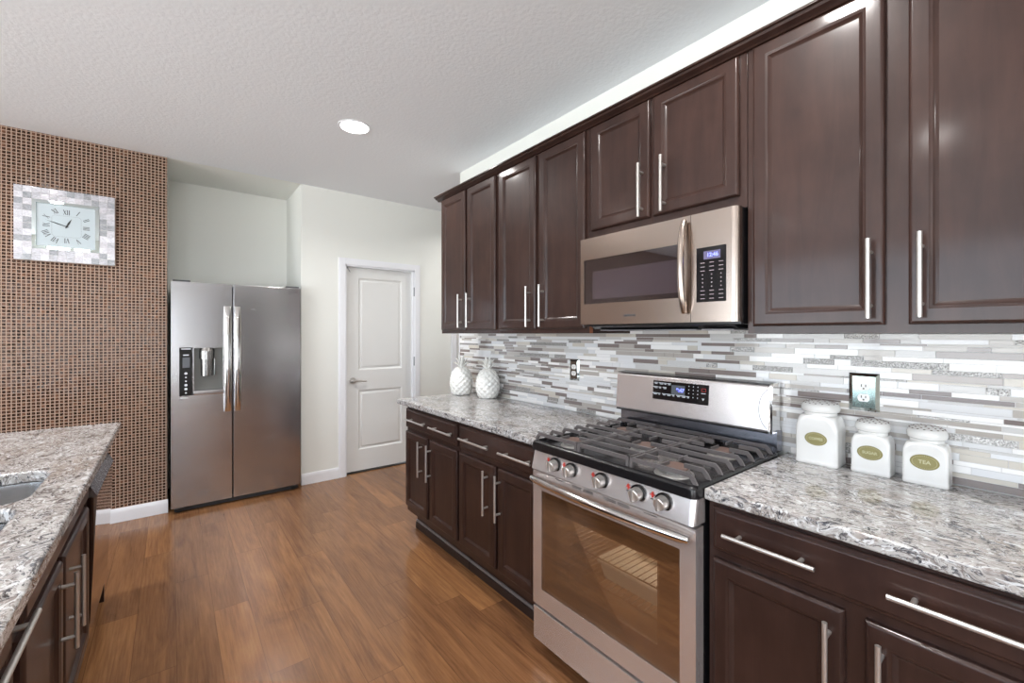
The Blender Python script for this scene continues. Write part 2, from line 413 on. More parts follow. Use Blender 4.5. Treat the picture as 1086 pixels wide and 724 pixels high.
# baseboards
def baseboard(name, fr, a0, a1):
    prof = [(0, 0), (.014, 0), (.014, .07), (.011, .078), (.011, .088), (.006, .1), (0, .1)]
    mb = MB().frame(*fr)
    mb.loft([[(a0, z, h) for h, z in prof], [(a1, z, h) for h, z in prof]])
    return struct(mb.obj(name, M_TRIM))
baseboard('baseboard_far_left', BF(YW - .006), FLOOR_X0, -.022)
baseboard('baseboard_far', BF(YW), .93, 1.262)
baseboard('baseboard_far_right', BF(YW), 2.112, 2.44)
baseboard('baseboard_rear', ((0, FLOOR_Y0, 0), (-1, 0, 0), (0, 0, 1), (0, 1, 0)), -1.93, -.6)
# closet door casing, jamb, door
def casing(name, x0, x1, z1, w=.062):
    mb = MB().frame(*BF(YW))
    def leg(a0, a1, b0, b1):
        mb.box(a0, a1, b0, b1, 0, .012, .002); mb.box(a0 + (.012 if a0 < x0 else 0), a1 - (.012 if a1 > x1 else 0), b0, b1 - (.012 if b1 > z1 else 0), .012, .018, .002)
    leg(x0 - w, x0, 0, z1 + w); leg(x1, x1 + w, 0, z1 + w); leg(x0, x1, z1, z1 + w)
    mb.box(x0 - .001, x0 + .014, 0, z1, -.12, .002).box(x1 - .014, x1 + .001, 0, z1, -.12, .002).box(x0, x1, z1 - .014, z1 + .001, -.12, .002)
    return struct(mb.obj(name, M_TRIM))
casing('trim_1', DX0, DX1, DZ)
def panel_door(name, fr, a0, a1, b0, b1, panels, mat, parent=None, t=.035):
    mb = MB().frame(*fr)
    xs = sorted({a0, a1} | {p[0] for p in panels} | {p[1] for p in panels}); zs = sorted({b0, b1} | {p[2] for p in panels} | {p[3] for p in panels})
    mb.rects(a0, a1, b0, b1, [(0, -t), (0, -.008)], False)
    mb.add([(a0, b0, -t), (a1, b0, -t), (a1, b1, -t), (a0, b1, -t)], [(0, 1, 2, 3)])
    # front skin with openings, each opening lofted into a raised panel
    for i in range(len(xs) - 1):
        for j in range(len(zs) - 1):
            q = (xs[i], xs[i + 1], zs[j], zs[j + 1])
            if any(p[0] <= q[0] and p[1] >= q[1] and p[2] <= q[2] and p[3] >= q[3] for p in panels): continue
            mb.add([(q[0], q[2], 0), (q[1], q[2], 0), (q[1], q[3], 0), (q[0], q[3], 0)], [(0, 1, 2, 3)])
    mb.add([(a0, b0, 0), (a1, b0, 0), (a1, b1, 0), (a0, b1, 0), (a0, b0, -.008), (a1, b0, -.008), (a1, b1, -.008), (a0, b1, -.008)], [(0, 1, 5, 4), (1, 2, 6, 5), (2, 3, 7, 6), (3, 0, 4, 7)])
    for p in panels:
        mb.rects(p[0], p[1], p[2], p[3], [(0, 0), (.004, -.003), (.014, -.011), (.026, -.011), (.036, -.003), (.04, -.002)], False)
        i = .04; mb.add([(p[0] + i, p[2] + i, -.002), (p[1] - i, p[2] + i, -.002), (p[1] - i, p[3] - i, -.002), (p[0] + i, p[3] - i, -.002)], [(0, 1, 2, 3)])
    return mb.obj(name, mat, parent)
YD = YW + .045
d = struct(panel_door('door_1', BF(YD), DX0 + .016, DX1 - .016, .018, DZ - .017, [(1.465, 1.925, 1.02, 1.94), (1.465, 1.925, .225, .82)], M_DOOR))
mb = MB().frame(*BF(YD)); mb.cyl((1.41, .918, .001), (1.41, .918, .012), .032, 24).cyl((1.41, .918, .012), (1.41, .918, .05), .011, 16)
mb.tube([(1.41, .918, .05), (1.43, .92, .055), (1.47, .917, .056), (1.515, .913, .052), (1.53, .911, .046)], [.011, .011, .009, .008, .007], 12)
struct(mb.obj('door_handle', M_NICK, d))
for z in (1.83, 1.09, .2):
    struct(MB().frame(*BF(YW)).box(DX1 - .010, DX1 - .0005, z - .045, z + .045, -.04, .003).cyl((DX1 - .006, z - .047, .006), (DX1 - .006, z + .047, .006), .006, 10).obj('door_hinge', M_GREYMET, d))
mb = MB().frame(*BF(YD)); mb.cyl((1.35, 2.028, .0), (1.35, 2.028, .03), .007, 10).tube([(1.35, 2.028, .03), (1.372, 1.985, .04)], .0035, 8)
struct(mb.obj('door_stop', M_GREYMET, d))
struct(MB().box(DX0, DX1, YW + .03, YW + .1, 0, .008).obj('trim_threshold', M_DARKSLOT))  # dark strip in the gap under the door
# casing of a further opening seen past the end of the tiled wall
mb = MB().frame(*BF(YW)); mb.box(2.50, 2.565, 0, 2.12, 0, .016, .002).box(2.565, 3.4, 2.055, 2.12, 0, .016, .002).box(3.4, 3.465, 0, 2.12, 0, .016, .002)
struct(mb.obj('trim_2', M_TRIM))
struct(panel_door('door_2', BF(YW - .004), 2.575, 3.39, .012, 2.045, [(2.69, 3.27, 1.02, 1.93), (2.69, 3.27, .2, .82)], M_DOOR, t=.004))
# end cap of the tiled wall
struct(MB().box(XW - .010, XW, 3.166, 3.175, .914, 1.384).obj('trim_3', M_TRIM, None))

# tile backsplash: linear glass and stone strips
TC = [('pale_glass', srgb(226, 226, 227), .08, 0), ('white_stone', srgb(246, 244, 242), .16, 0), ('warm_grey_glass', srgb(182, 175, 168), .1, 0), ('taupe_glass', srgb(134, 123, 119), .08, 0), ('light_grey_stone', srgb(206, 204, 202), .2, 0), ('beige_stone', srgb(206, 199, 188), .22, 0)]
tm = [M_GROUT] + [pbr(n, c_, r, me, coat=.3, coat_r=.04) for n, c_, r, me in TC]
def textured_tile():
    m, nt, p = new_mat('crinkled_metal_tile')
    n = noise(nt, mapping(nt), 260, 2, .6)
    nt.links.new(ramp(nt, n.outputs[0], [(.35, srgb(120, 116, 114)), (.65, srgb(216, 214, 210))]), p.inputs['Base Color'])
    p.inputs['Metallic'].default_value = .4; p.inputs['Roughness'].default_value = .25
    bump(nt, p, n.outputs[0], .6, .003); return m
tm.append(textured_tile())
mb = MB(); XT = XW - .008
mb.mat(0).box(XT + .0025, XW, -1.2, 3.168, .914, 1.384).box(XT + .0025, XW, .70, 1.435, 1.384, 1.428)
z = .9155; seq = [.0225, .0075, .015, .0225, .0075, .015, .015]
ri = 0
while z < 1.426:
    h = min(seq[(ri * 5 + (ri // 3)) % 7], 1.4265 - z); ri += 1
    hi = z + h > 1.3835
    if hi and z < 1.37: h = 1.3832 - z; hi = False
    if h < .004: z += .004; continue
    lo, up = (.702, 1.433) if hi else (-1.2, 3.167)
    y = lo - (0 if hi else random.random() * .1)
    while y < up:
        L = random.choice([.05, .1, .1, .1, .15, .15, .2]) * (1.0 if h > .01 else 1.2)
        y0, y1 = max(y + .0008, lo), min(y + L - .0008, up)
        if y1 - y0 > .006:
            mi = random.choices(range(1, 8), [5, 4, 4, 4, 3, 3, 2.4])[0]
            mb.mat(mi).box(XT, XT + .003, y0, y1, z + .0008, z + h - .0008)
        y += L
    z += h
struct(mb.obj('tile_backsplash', tm, wr))

# ------------------------------------------------------------------ cabinets
def cab_door(fr, a0, a1, b0, b1, parent, name='door', t=.02, st=.055):
    mb = MB().frame(*fr)
    mb.rects(a0, a1, b0, b1, [(0, 0), (0, t - .009), (.002, t - .005), (.005, t - .002), (.010, t), (st - .014, t), (st - .010, t - .002), (st - .006, t - .003), (st - .001, t - .0085), (st + .005, t - .0115), (st + .007, t - .0115)])
    return mb.obj(name, M_CAB, parent, 25)
def drawer_front(fr, a0, a1, b0, b1, parent, t=.02):
    mb = MB().frame(*fr)
    mb.rects(a0, a1, b0, b1, [(0, 0), (0, t - .009), (.003, t - .006), (.009, t - .005), (.013, t - .001), (.016, t)])
    return mb.obj('drawer_front', M_CAB, parent, 25)
def pull(fr, a0, a1, b0, b1, h, parent, r=.006, mat=None):
    mb = MB().frame(*fr)
    mb.cyl((a0, b0, h), (a1, b1, h), r, 14)
    t = .16
    for u in (t, 1 - t):
        x, y = a0 + (a1 - a0) * u, b0 + (b1 - b0) * u
        mb.cyl((x, y, h), (x, y, parent['face_h']), r * .95, 12)
    return mb.obj('handle', mat or M_NICK, parent)
def R(y): return -y      # along the right run a = -y
def base_cabinet(y0, y1, label, drawers, doors, fr0, end_panel=None):
    """right-hand run; face frame at x=1.31"""
    X = 1.31
    t = thing('base_cabinet', label, 'cabinet', ((X + XW) / 2, (y0 + y1) / 2, 0), 'espresso base cabinets along the tiled wall')
    mb = MB().box(X, XW - .002, y0, y1, .145, .876, .0015).box(X + .075, XW - .002, y0 + .001, y1 - .001, 0.0, .145)
    mb.obj('carcass', M_CAB, t)
    fr = RF(X - .0005)
    for (ya, yb, pulls) in drawers:
        f = drawer_front(fr, R(yb), R(ya), .733, .862, t); f['face_h'] = .0195
        for (pa, pb) in pulls: pull(fr, R(pb), R(pa), .797, .797, .052, f)
    for (ya, yb, hy) in doors:
        f = cab_door(fr, R(yb), R(ya), .185, .706, t); f['face_h'] = .0195
        pull(fr, R(hy), R(hy), .448, .678, .052, f)
    # grey strip and shoe moulding along the toe kick
    MB().box(X + .066, X + .075, y0 + .001, y1 - .001, .045, .06, .002).obj('toe_strip', M_TRIMGREY, t)
    MB().box(X + .060, X + .075, y0 + .001, y1 - .001, 0, .045, .004).obj('shoe_moulding', M_CABIN, t)
    return t
base_cabinet(2.152, 2.862, 'dark espresso base cabinet with two doors at the far open end of the run', [(2.168, 2.856, [(2.52, 2.79), (2.178, 2.452)])], [(2.532, 2.856, 2.60), (2.168, 2.502, 2.48)], None)
base_cabinet(1.448, 2.150, 'dark espresso base cabinet with two doors directly left of the range', [(1.462, 2.136, [(1.81, 2.09), (1.474, 1.718)])], [(1.79, 2.136, 1.849), (1.462, 1.762, 1.742)], None)
base_cabinet(-.36, .679, 'dark espresso base cabinet right of the range under the three canisters', [(-.10, .662, [(.385, .615), (-.02, .246)])], [(.333, .660, .363), (-.10, .293, .261)], None)

def slab(name, pts_outer, holes, z0, z1, mat, bev=.008):
    cu = bpy.data.curves.new(name, 'CURVE'); cu.dimensions = '2D'; cu.fill_mode = 'BOTH'
    for loop in [pts_outer] + holes:
        sp = cu.splines.new('POLY'); sp.points.add(len(loop) - 1)
        for i, (x, y) in enumerate(loop): sp.points[i].co = (x, y, 0, 1)
        sp.use_cyclic_u = True
    cu.extrude = (z1 - z0) / 2 - bev; cu.bevel_depth = bev; cu.bevel_resolution = 3; cu.offset = -bev
    to = bpy.data.objects.new(name, cu); COL.objects.link(to)
    dg = bpy.context.evaluated_depsgraph_get(); dg.update()
    me = bpy.data.meshes.new_from_object(to.evaluated_get(dg)); bpy.data.objects.remove(to); bpy.data.curves.remove(cu)
    me.name = name
    for v in me.vertices: v.co.z += (z0 + z1) / 2
    me.materials.clear(); me.materials.append(mat)
    me.shade_smooth(); me.set_sharp_from_angle(angle=math.radians(40))
    o = bpy.data.objects.new(name, me); COL.objects.link(o)
    wn = o.modifiers.new('weighted_normal', 'WEIGHTED_NORMAL'); wn.keep_sharp = True; wn.weight = 80
    return o
def rrect(x0, x1, y0, y1, r, n=6):
    out = []
    for cx, cy, a in ((x1 - r, y1 - r, 0), (x0 + r, y1 - r, 90), (x0 + r, y0 + r, 180), (x1 - r, y0 + r, 270)):
        for i in range(n + 1):
            t = math.radians(a + 90 * i / n); out.append((cx + r * math.cos(t), cy + r * math.sin(t)))
    return out
CX0 = 1.285
tag(slab('countertop', [(CX0, 1.446), (1.921, 1.446), (1.921, 2.985), (CX0, 2.985)], [], .876, .914, M_GRAN), 'speckled grey granite worktop left of the range with two pineapples', 'countertop', 'granite countertops')
tag(slab('countertop', [(CX0, -.36), (1.921, -.36), (1.921, .681), (CX0, .681)], [], .876, .914, M_GRAN), 'speckled grey granite worktop right of the range carrying three canisters', 'countertop', 'granite countertops')

# wall cabinets
def wall_cabinet(y0, y1, z0, z1, label, doors, dz0, dz1, ph0, ph1, stiles=.0):
    X = 1.60
    t = thing('wall_cabinet', label, 'cabinet', ((X + XW) / 2, (y0 + y1) / 2, z0), 'espresso wall cabinets')
    MB().box(X, XW - .0002, y0, y1, z0, z1, .001).obj('carcass', M_CAB, t)
    fr = RF(X - .0005)
    for (ya, yb, hy) in doors:
        f = cab_door(fr, R(yb), R(ya), dz0, dz1, t); f['face_h'] = .0195
        pull(fr, R(hy), R(hy), ph0, ph1, .052, f)
    return t
wall_cabinet(2.166, 2.893, 1.385, 2.38, 'tall espresso wall cabinet with two doors at the far left end', [(2.541, 2.872, 2.578), (2.19, 2.514, 2.468)], 1.41, 2.372, 1.425, 1.655)
t = wall_cabinet(1.43, 2.164, 1.385, 2.38, 'tall espresso wall cabinet with two doors left of the microwave', [(1.81, 2.148, 1.85), (1.446, 1.779, 1.74)], 1.41, 2.372, 1.422, 1.648)
MB().box(1.604, 1.624, 1.427, 1.4305, 1.386, 1.42).obj('frame_edge', M_RAW, t)['label'] = 'small raw orange-brown wood edge'
wall_cabinet(.692, 1.428, 1.832, 2.38, 'short espresso wall cabinet with two doors above the microwave', [(1.081, 1.404, 1.112), (.716, 1.062, 1.005)], 1.876, 2.372, 1.878, 2.105)
wall_cabinet(-.42, .690, 1.385, 2.38, 'large tall espresso wall cabinet right of the microwave above the canisters', [(.314, .668, .344), (-.20, .264, .236)], 1.41, 2.372, 1.428, 1.654)
# crown moulding
prof = [(1.598, 2.352), (1.592, 2.378), (1.588, 2.383), (1.570, 2.390), (1.561, 2.402), (1.555, 2.404), (1.555, 2.412), (1.60, 2.412), (1.60, 2.3815), (1.5995, 2.3815)]
prof = [(1.598, 2.378), (1.588, 2.379), (1.582, 2.386), (1.566, 2.392), (1.562, 2.399), (1.552, 2.401), (1.552, 2.408), (1.612, 2.408), (1.612, 2.3805), (1.598, 2.3805)]
mb = MB(); mb.prismy(prof, -.42, 2.93)
prof2 = [(2.893 + (1.60 - x), z) for x, z in prof]
mb.loft([[(1.59, y, z) for y, z in prof2], [(XW - .002, y, z) for y, z in prof2]])
tag(mb.obj('crown_moulding', M_CAB), 'thin espresso crown moulding running along the tops of the wall cabinets', 'moulding')

# ------------------------------------------------------------------ microwave
t = thing('microwave', 'stainless over-the-range microwave with dark window and curved handle', 'microwave', (1.72, 1.06, 1.41))
Y0, Y1 = .694, 1.426
mb = MB().box(1.565, XW - .003, Y0 + .004, Y1 - .004, 1.418, 1.8315, .002)
mb.prismy([(1.575, 1.418), (1.90, 1.418), (1.86, 1.398), (1.60, 1.405)], Y0 + .03, Y1 - .03)
mb.obj('housing', M_BLACK, t)
XM = 1.535
fr = RF(XM)
mb = MB().frame(*fr)
ys = R(.868)
wa0, wa1, wb0, wb1 = R(1.405), R(.897), 1.522, 1.728
da0, da1, db0, db1 = R(Y1), ys - .001, 1.427, 1.829
for q in ((da0, wa0, db0, db1), (wa1, da1, db0, db1), (wa0, wa1, db0, wb0), (wa0, wa1, wb1, db1)):
    mb.box(q[0], q[1], q[2], q[3], -.03, 0)
dr = mb.obj('door', M_STEELMW, t)
MB().frame(*fr).box(wa0, wa1, wb0, wb1, -.006, -.001).obj('window_glass', M_MWGLASS, dr)
mb = MB().frame(*fr).mat(0).box(wa0, wa1, wb0, wb1, -.03, -.012).mat(1).box(wa0 + .045, wa1 - .02, wb0 + .022, wb1 - .055, -.012, -.0105)
mb.obj('window_screen', [pbr('microwave_cavity_dark', srgb(66, 60, 62), .3), pbr('microwave_mesh_screen', srgb(138, 130, 138), .35)], dr)
hp = []
for i in range(13):
    u = i / 12; hp.append((ys - .018, 1.462 + (1.808 - 1.462) * u, (.014 + .026 * math.sin(PI * u) ** .8)))
MB().frame(*fr).tube(hp, [.010] + [.0135] * 11 + [.010], 14, 1.0).obj('handle', M_STEELMW, dr)
text_on('lettering', 'SAMSUNG', .013, fr, R(1.145), 1.462, .0005, M_PRINTD, dr, .0004)
# control side: rounded right edge
cp = [(ys, -.03)]
for i in range(9):
    a = PI / 2 * i / 8; cp.append((R(Y0) - .022 + .022 * math.sin(a), -.022 + .022 * math.cos(a)))
cp = [(ys + .001, -.03), (ys + .001, 0)] + cp[1:] + [(R(Y0), -.03)]
mb = MB().frame(*fr); mb.loft([[(a, 1.427, h) for a, h in cp], [(a, 1.829, h) for a, h in cp]])
c_ = mb.obj('control_panel', M_STEELMW, t)
ka0, ka1 = R(.845), R(.735)
MB().frame(*fr).box(ka0, ka1, 1.50, 1.70, 0, .0012, .0005).obj('keypad', M_GLASSBLK, c_)
MB().frame(*fr).box(ka0 + .028, ka1 - .02, 1.655, 1.685, .0012, .0018).obj('display', pbr('lcd_blue_grey', srgb(96, 92, 120), .2), c_)
text_on('clock_digits', '12:46', .019, fr, (ka0 + ka1) / 2 + .006, 1.67, .0021, M_LEDB, c_, .0004)
mb = MB().frame(*fr)
for r_ in range(10):
    for q in range(3):
        x = ka0 + .02 + q * .034; z = 1.643 - r_ * .0145
        if 3 <= r_ <= 6: mb.cyl((x + .004, z, .0012), (x + .004, z, .0017), .0024, 8)
        else: mb.box(x - .008 + .004, x + .008 + .004, z - .0012, z + .0012, .0012, .0017)
mb.obj('key_marks', pbr('dim_print', srgb(150, 140, 142), .5), c_)
mb = MB(); mb.box(1.60, 1.74, .88, 1.36, 1.3985, 1.4015).box(1.60, 1.74, .74, .86, 1.3985, 1.4015)
mb.obj('underside_filter', M_TRIMGREY, t)

# ------------------------------------------------------------------ range
RY0, RY1 = .688, 1.440
t = thing('gas_range', 'stainless steel freestanding gas range with five burners', 'range', (1.58, 1.064, 0))
mb = MB()
mb.box(1.30, 1.90, RY0, RY0 + .02, .03, .895).box(1.30, 1.90, RY1 - .02, RY1, .03, .895).box(1.88, 1.90, RY0 + .02, RY1 - .02, .03, .895)
mb.box(1.30, 1.88, RY0 + .02, RY1 - .02, .03, .2).box(1.30, 1.88, RY0 + .02, RY1 - .02, .80, .895)
mb.box(1.30, 1.86, RY0 + .02, RY0 + .075, .2, .80).box(1.30, 1.86, RY1 - .075, RY1 - .02, .2, .80)
for y in (RY0 + .06, RY1 - .06):
    for x in (1.36, 1.84): mb.cyl((x, y, 0), (x, y, .035), .018, 12)
mb.obj('body', M_BLACK, t)
mb = MB()      # oven liner
a, b = RY0 + .0755, RY1 - .0755
mb.box(1.302, 1.84, a, a + .004, .205, .795).box(1.302, 1.84, b - .004, b, .205, .795).box(1.84, 1.844, a, b, .205, .795).box(1.302, 1.84, a, b, .201, .205).box(1.302, 1.84, a, b, .795, .799)
mb.obj('oven_liner', M_OVENIN, t)
for z in (.388, .497):
    mb = MB(); a2, b2 = a + .008, b - .008
    mb.tube([(1.33, a2, z), (1.33, b2, z)], .003, 8).tube([(1.81, a2, z), (1.81, b2, z)], .003, 8).tube([(1.33, a2, z + .006), (1.81, a2, z + .006)], .003, 8).tube([(1.33, b2, z + .006), (1.81, b2, z + .006)], .003, 8)
    for i in range(1, 22):
        y = a2 + (b2 - a2) * i / 22; mb.tube([(1.33, y, z + .004), (1.81, y, z + .004)], .0018, 6)
    mb.obj('oven_rack', M_POL, t)
lp = bpy.data.lights.new('oven_lamp', 'POINT'); lp.energy = 5; lp.color = (1, .93, .82); lp.shadow_soft_size = .03  # added light so racks and dish show through the oven glass
lo = bpy.data.objects.new('oven_lamp', lp); COL.objects.link(lo); lo.parent = t; lo.location = Vector((1.78, 1.0, .75)) - t.location
# cooktop with rounded front corners and rolled rim
XC0 = 1.236
rr = rrect(XC0, 1.862, RY0 - .004, RY1 + .004, .02)
mb = MB(); mb.loft([[(x, y, z) for x, y in rr] for z in (.888, .912)] , True, True)
rr1 = rrect(XC0 + .002, 1.861, RY0 - .002, RY1 + .002, .02)
mb = MB()
def off(dv, z): return [(x, y, z) for x, y in rrect(XC0 + dv, 1.862 - dv * .3, RY0 - .004 + dv, RY1 + .004 - dv, max(.022 - dv * .4, .006))]
mb.loft([off(0, .882), off(0, .909), off(.004, .917), off(.012, .921), off(.022, .920), off(.034, .908), off(.04, .904)])
mb.obj('cooktop', M_BLACK, t)
# control panel, slightly sloped
mb = MB()
fx = lambda z: XC0 + .014 - (.885 - z) * .22
def ring(z):
    pts = []; x0 = fx(z)
    for cy, s_ in ((RY1 - .018, 1), (RY0 + .018, -1)):
        seq_ = [(cy + s_ * .018 * math.sin(PI / 2 * i / 6), x0 + .018 - .018 * math.cos(PI / 2 * i / 6)) for i in range(7)]
        if s_ == 1: seq_ = seq_[::-1]
        pts += [(x, y, z) for y, x in seq_]
    return [(1.30, RY1, z)] + pts + [(1.30, RY0, z)]
mb.loft([ring(.8015), ring(.8815)])
cpan = mb.obj('control_panel', M_STEEL, t)
for i, y in enumerate((1.292, 1.201, 1.048, .889, .793)):
    z = .846; x = fx(z)
    k_ = MB(); k_.cyl((x, y, z), (x - .006, y, z - .0003), .029, 28).mat(1)
    k_.cyl((x - .006, y, z), (x - .030, y, z - .0012), .0225, 28, .0205).cyl((x - .030, y, z), (x - .033, y, z - .0012), .0205, 28, .018)
    k_.box(x - .043, x - .028, y - .0045, y + .0045, z - .0205, z + .0195, .002)
    kn = k_.obj('knob', [M_BLACK, M_NICK], t)
    kf = ((x, y, z), (0, -1, 0), (0, 0, 1), (-1, 0, 0))
    MB().frame(*kf).prism([(-.050, .008), (-.0445, .008), (-.0445, .001), (-.0395, .001), (-.0395, .008), (-.034, .008), (-.034, .0125), (-.0395, .0125), (-.0395, .020), (-.0445, .020), (-.0445, .0125), (-.050, .0125)], 0, .0012).obj('red_flame_mark', M_RED, t)
    if i >= 2: MB().frame(*kf).box(-.049, -.032, -.024, -.002, 0, .0012).obj('heat_scale', M_BLKMAT, t)
    else: MB().frame(*kf).box(-.047, -.042, -.02, -.004, 0, .0012).obj('heat_scale', M_RED, t)
    MB().frame(*kf).cyl((-.014, .033, 0), (-.014, .033, .0008), .0022, 8).obj('burner_symbol', M_BLKMAT, t)
# oven door
fr = RF(1.2475); A0, A1 = R(RY1 - .001), R(RY0 + .001)
wa0, wa1, wb0, wb1 = R(1.385), R(.742), .288, .712
mb = MB().frame(*fr); T = .045
for q in ((A0, wa0,   .213, .791), (wa1, A1,   .213, .791), (wa0, wa1, .213, wb0), (wa0, wa1, wb1, .791)):
    mb.box(q[0], q[1], q[2], q[3], -T, 0)
mb.box(wa0, wa0 + .05, wb0, wb1, -T, -.012).box(wa1 - .05, wa1, wb0, wb1, -T, -.012).box(wa0 + .05, wa1 - .05, wb0, wb0 + .05, -T, -.012).box(wa0 + .05, wa1 - .05, wb1 - .05, wb1, -T, -.012)
od = mb.obj('oven_door', M_STEEL, t)
MB().frame(*fr).rects(wa0, wa1, wb0, wb1, [(0, -.006), (0, -.001)]).obj('window_glass', M_OVGLASS, od)
mb = MB().frame(*fr)
i_ = .085
mb.box(wa0, wa0 + i_, wb0, wb1, -.012, -.0085).box(wa1 - i_, wa1, wb0, wb1, -.012, -.0085).box(wa0 + i_, wa1 - i_, wb0, wb0 + .07, -.012, -.0085).box(wa0 + i_, wa1 - i_, wb1 - .075, wb1, -.012, -.0085)
mb.obj('window_border', pbr('brown_frit', srgb(48, 34, 28), .4), od)
hp = []
for i in range(25):
    u = i / 24; hp.append((A0 + .012 + (A1 - A0 - .024) * u, (.760), .018 + .026 * math.sin(PI * u) ** .8))
mb = MB().frame(*fr).tube(hp, [.012] + [.0155] * 23 + [.012], 16, 1.0, up=(0, 1, 0)); mb.obj('handle', M_POL, od)
for (ya, yb, n_) in ((1.30, 1.255, 1), (1.205, 1.155, 2), (1.145, 1.095, 2), (1.045, .99, 2), (.98, .93, 2), (.872, .822, 1)):
    for k in range(n_): MB().frame(*fr).box(R(ya), R(yb), (.7835 - k * .006), (.7865 - k * .006), -.002, .0004).obj('vent_slot', M_DARKSLOT, od)
mb = MB().frame(*fr); mb.box(A0 + .001, A1 - .001, .058, .2, -.05, .0, .004)
mb.obj('storage_drawer', M_STEEL, t)
# backguard
mb = MB()
mb.prismy([(1.852, .92), (1.905, .92), (1.905, 1.0), (1.856, 1.0)], RY0 + .004, RY1 - .004)
mb.obj('backguard_riser', pbr('riser_steel', srgb(150, 152, 162), .2, 1), t)
BG0, BG1 = RY0 + .012, RY1 + .004
pr_ = [(1.828, 1.000), (1.822, 1.008), (1.836, 1.170), (1.842, 1.180), (1.905, 1.184), (1.905, 1.0)]
mb = MB().prismy(pr_, BG0 + .012, BG1)
bgp = mb.obj('backguard', M_STEEL, t)
MB().prismy([(1.834, .994), (1.834, 1.172), (1.84, 1.186), (1.907, 1.19), (1.907, .994)], BG0, BG0 + .0115).obj('end_cap', M_POL, bgp)
MB().prismy([(1.826, .994), (1.90, .994), (1.90, .9995), (1.826, .9995)], BG0 + .012, BG1).obj('lower_trim', M_BLACK, bgp)
MB().prismy([(1.840, 1.1845), (1.906, 1.1885), (1.906, 1.19), (1.840, 1.187)], BG0 + .012, BG1).obj('top_trim', M_BLACK, bgp)
# window reflection drawn as a grey arc at the right end of the guard
sl = (1.836 - 1.822) / .162
o_ = Vector((1.822, 0, 1.008)); bz = Vector((sl, 0, 1)).normalized(); nz = Vector((-1, 0, sl)).normalized()
frb = (o_, (0, -1, 0), bz, nz)
ap = []
for i in range(17):
    a = -PI * .38 + PI * .76 * i / 16; ap.append((R(.705) - .0 - .055 * math.cos(a) + .012, .083 + .085 * math.sin(a), .0004))
MB().frame(*frb).tube(ap, .0016, 6).obj('pressed_arc', M_GREYMET, bgp)
da0, da1 = R(1.228), R(.952)
MB().frame(*frb).box(da0, da1, .064, .152, 0, .0015, .0005).obj('display_panel', M_GLASSBLK, bgp)
MB().frame(*frb).box(da0 + .098, da0 + .165, .094, .138, .0015, .002).obj('display', M_LCD, bgp)
text_on('clock_digits', '9:47', .022, frb, da0 + .142, .116, .0023, M_LEDB, bgp, .0008)
mb = MB().frame(*frb)
for r_, xs_ in ((.142, (.015, .043, .064, .084)), (.122, (.014, .037, .062)), (.092, (.013, .034, .06, .084, .108, .134, .158, .181))):
    for i, x in enumerate(xs_):
        w_ = .007 + .003 * ((i * 7 + int(r_ * 1000)) % 3)
        mb.box(da0 + x - w_, da0 + x + w_, r_ - .001, r_ + .002, .0015, .002).box(da0 + x - w_ * .5, da0 + x + w_ * .8, r_ - .006, r_ - .003, .0015, .002)
mb.obj('key_marks', M_PRINT, bgp)
mb = MB().frame(*frb)
for r_ in range(4):
    for q in range(3): mb.box(da0 + .184 + q * .021 - .0018, da0 + .184 + q * .021 + .0018, .137 - r_ * .016, .1415 - r_ * .016, .0015, .002)
mb.box(da0 + .242, da0 + .262, .112, .115, .0015, .002)
mb.prism([(da0 + .246, .092), (da0 + .252, .082), (da0 + .258, .092)], .0015, .002)
mb.obj('number_keys', M_PRINT, bgp)
mb = MB().frame(*frb)
for q in ((.243, .263, .134, .1352), (.243, .263, .122, .1232), (.243, .2442, .122, .135), (.2618, .263, .122, .135)): mb.box(da0 + q[0], da0 + q[1], q[2], q[3], .0015, .002)
mb.obj('off_key', M_RED, bgp)
# burners
for (x, y, r_) in ((1.36, 1.30, .036), (1.70, 1.30, .030), (1.53, 1.064, .040), (1.36, .83, .044), (1.70, .83, .034)):
    mb = MB(); mb.mat(0).lathe((x, y, .9042), [(r_ + .022, 0), (r_ + .020, .004), (r_ + .004, .006), (r_ + .004, .016), (r_, .020)], 36)
    mb.mat(1).lathe((x, y, .9242), [(r_ + .003, 0), (r_ + .004, .003), (r_ + .001, .008), (r_ - .01, .010)], 36)
    for i in range(30):
        a = 2 * PI * i / 30; mb.mat(0).box(x + (r_ + .005) * math.cos(a) - .0018, x + (r_ + .005) * math.cos(a) + .0018, y + (r_ + .005) * math.sin(a) - .0018, y + (r_ + .005) * math.sin(a) + .0018, .911, .922)
    mb.obj('burner', [M_BURN, M_CAP], t)
# grates: three cast iron sections
GX0, GX1, GZ = 1.262, 1.812, .954
def bar(mb, x, y0, y1, d0, d1, w=.0075, h=.014):
    """bar along y; d0/d1: end bends down to the pan"""
    poly_t = [(y0 + (.014 if d0 else 0), GZ), (y1 - (.014 if d1 else 0), GZ)]
    if d1: poly_t += [(y1, GZ - .014), (y1 + .010, .9215), (y1 - .004, .9215), (y1 - .018, GZ - h)]
    else: poly_t += [(y1, GZ - h)]
    if d0: poly_t += [(y0 + .018, GZ - h), (y0 + .004, .9215), (y0 - .010, .9215), (y0, GZ - .014)]
    else: poly_t += [(y0, GZ - h)]
    mb.loft([[(x - w / 2, y, z) for y, z in poly_t], [(x + w / 2, y, z) for y, z in poly_t]])
def xbar(mb, y, x0, x1, w=.007, h=.012, zt=GZ - .001): mb.box(x0, x1, y - w / 2, y + w / 2, zt - h, zt, .0015)
sec = [(1.190, 1.428, True, False), (.942, 1.186, False, False), (.700, .938, False, True)]
nb = 8
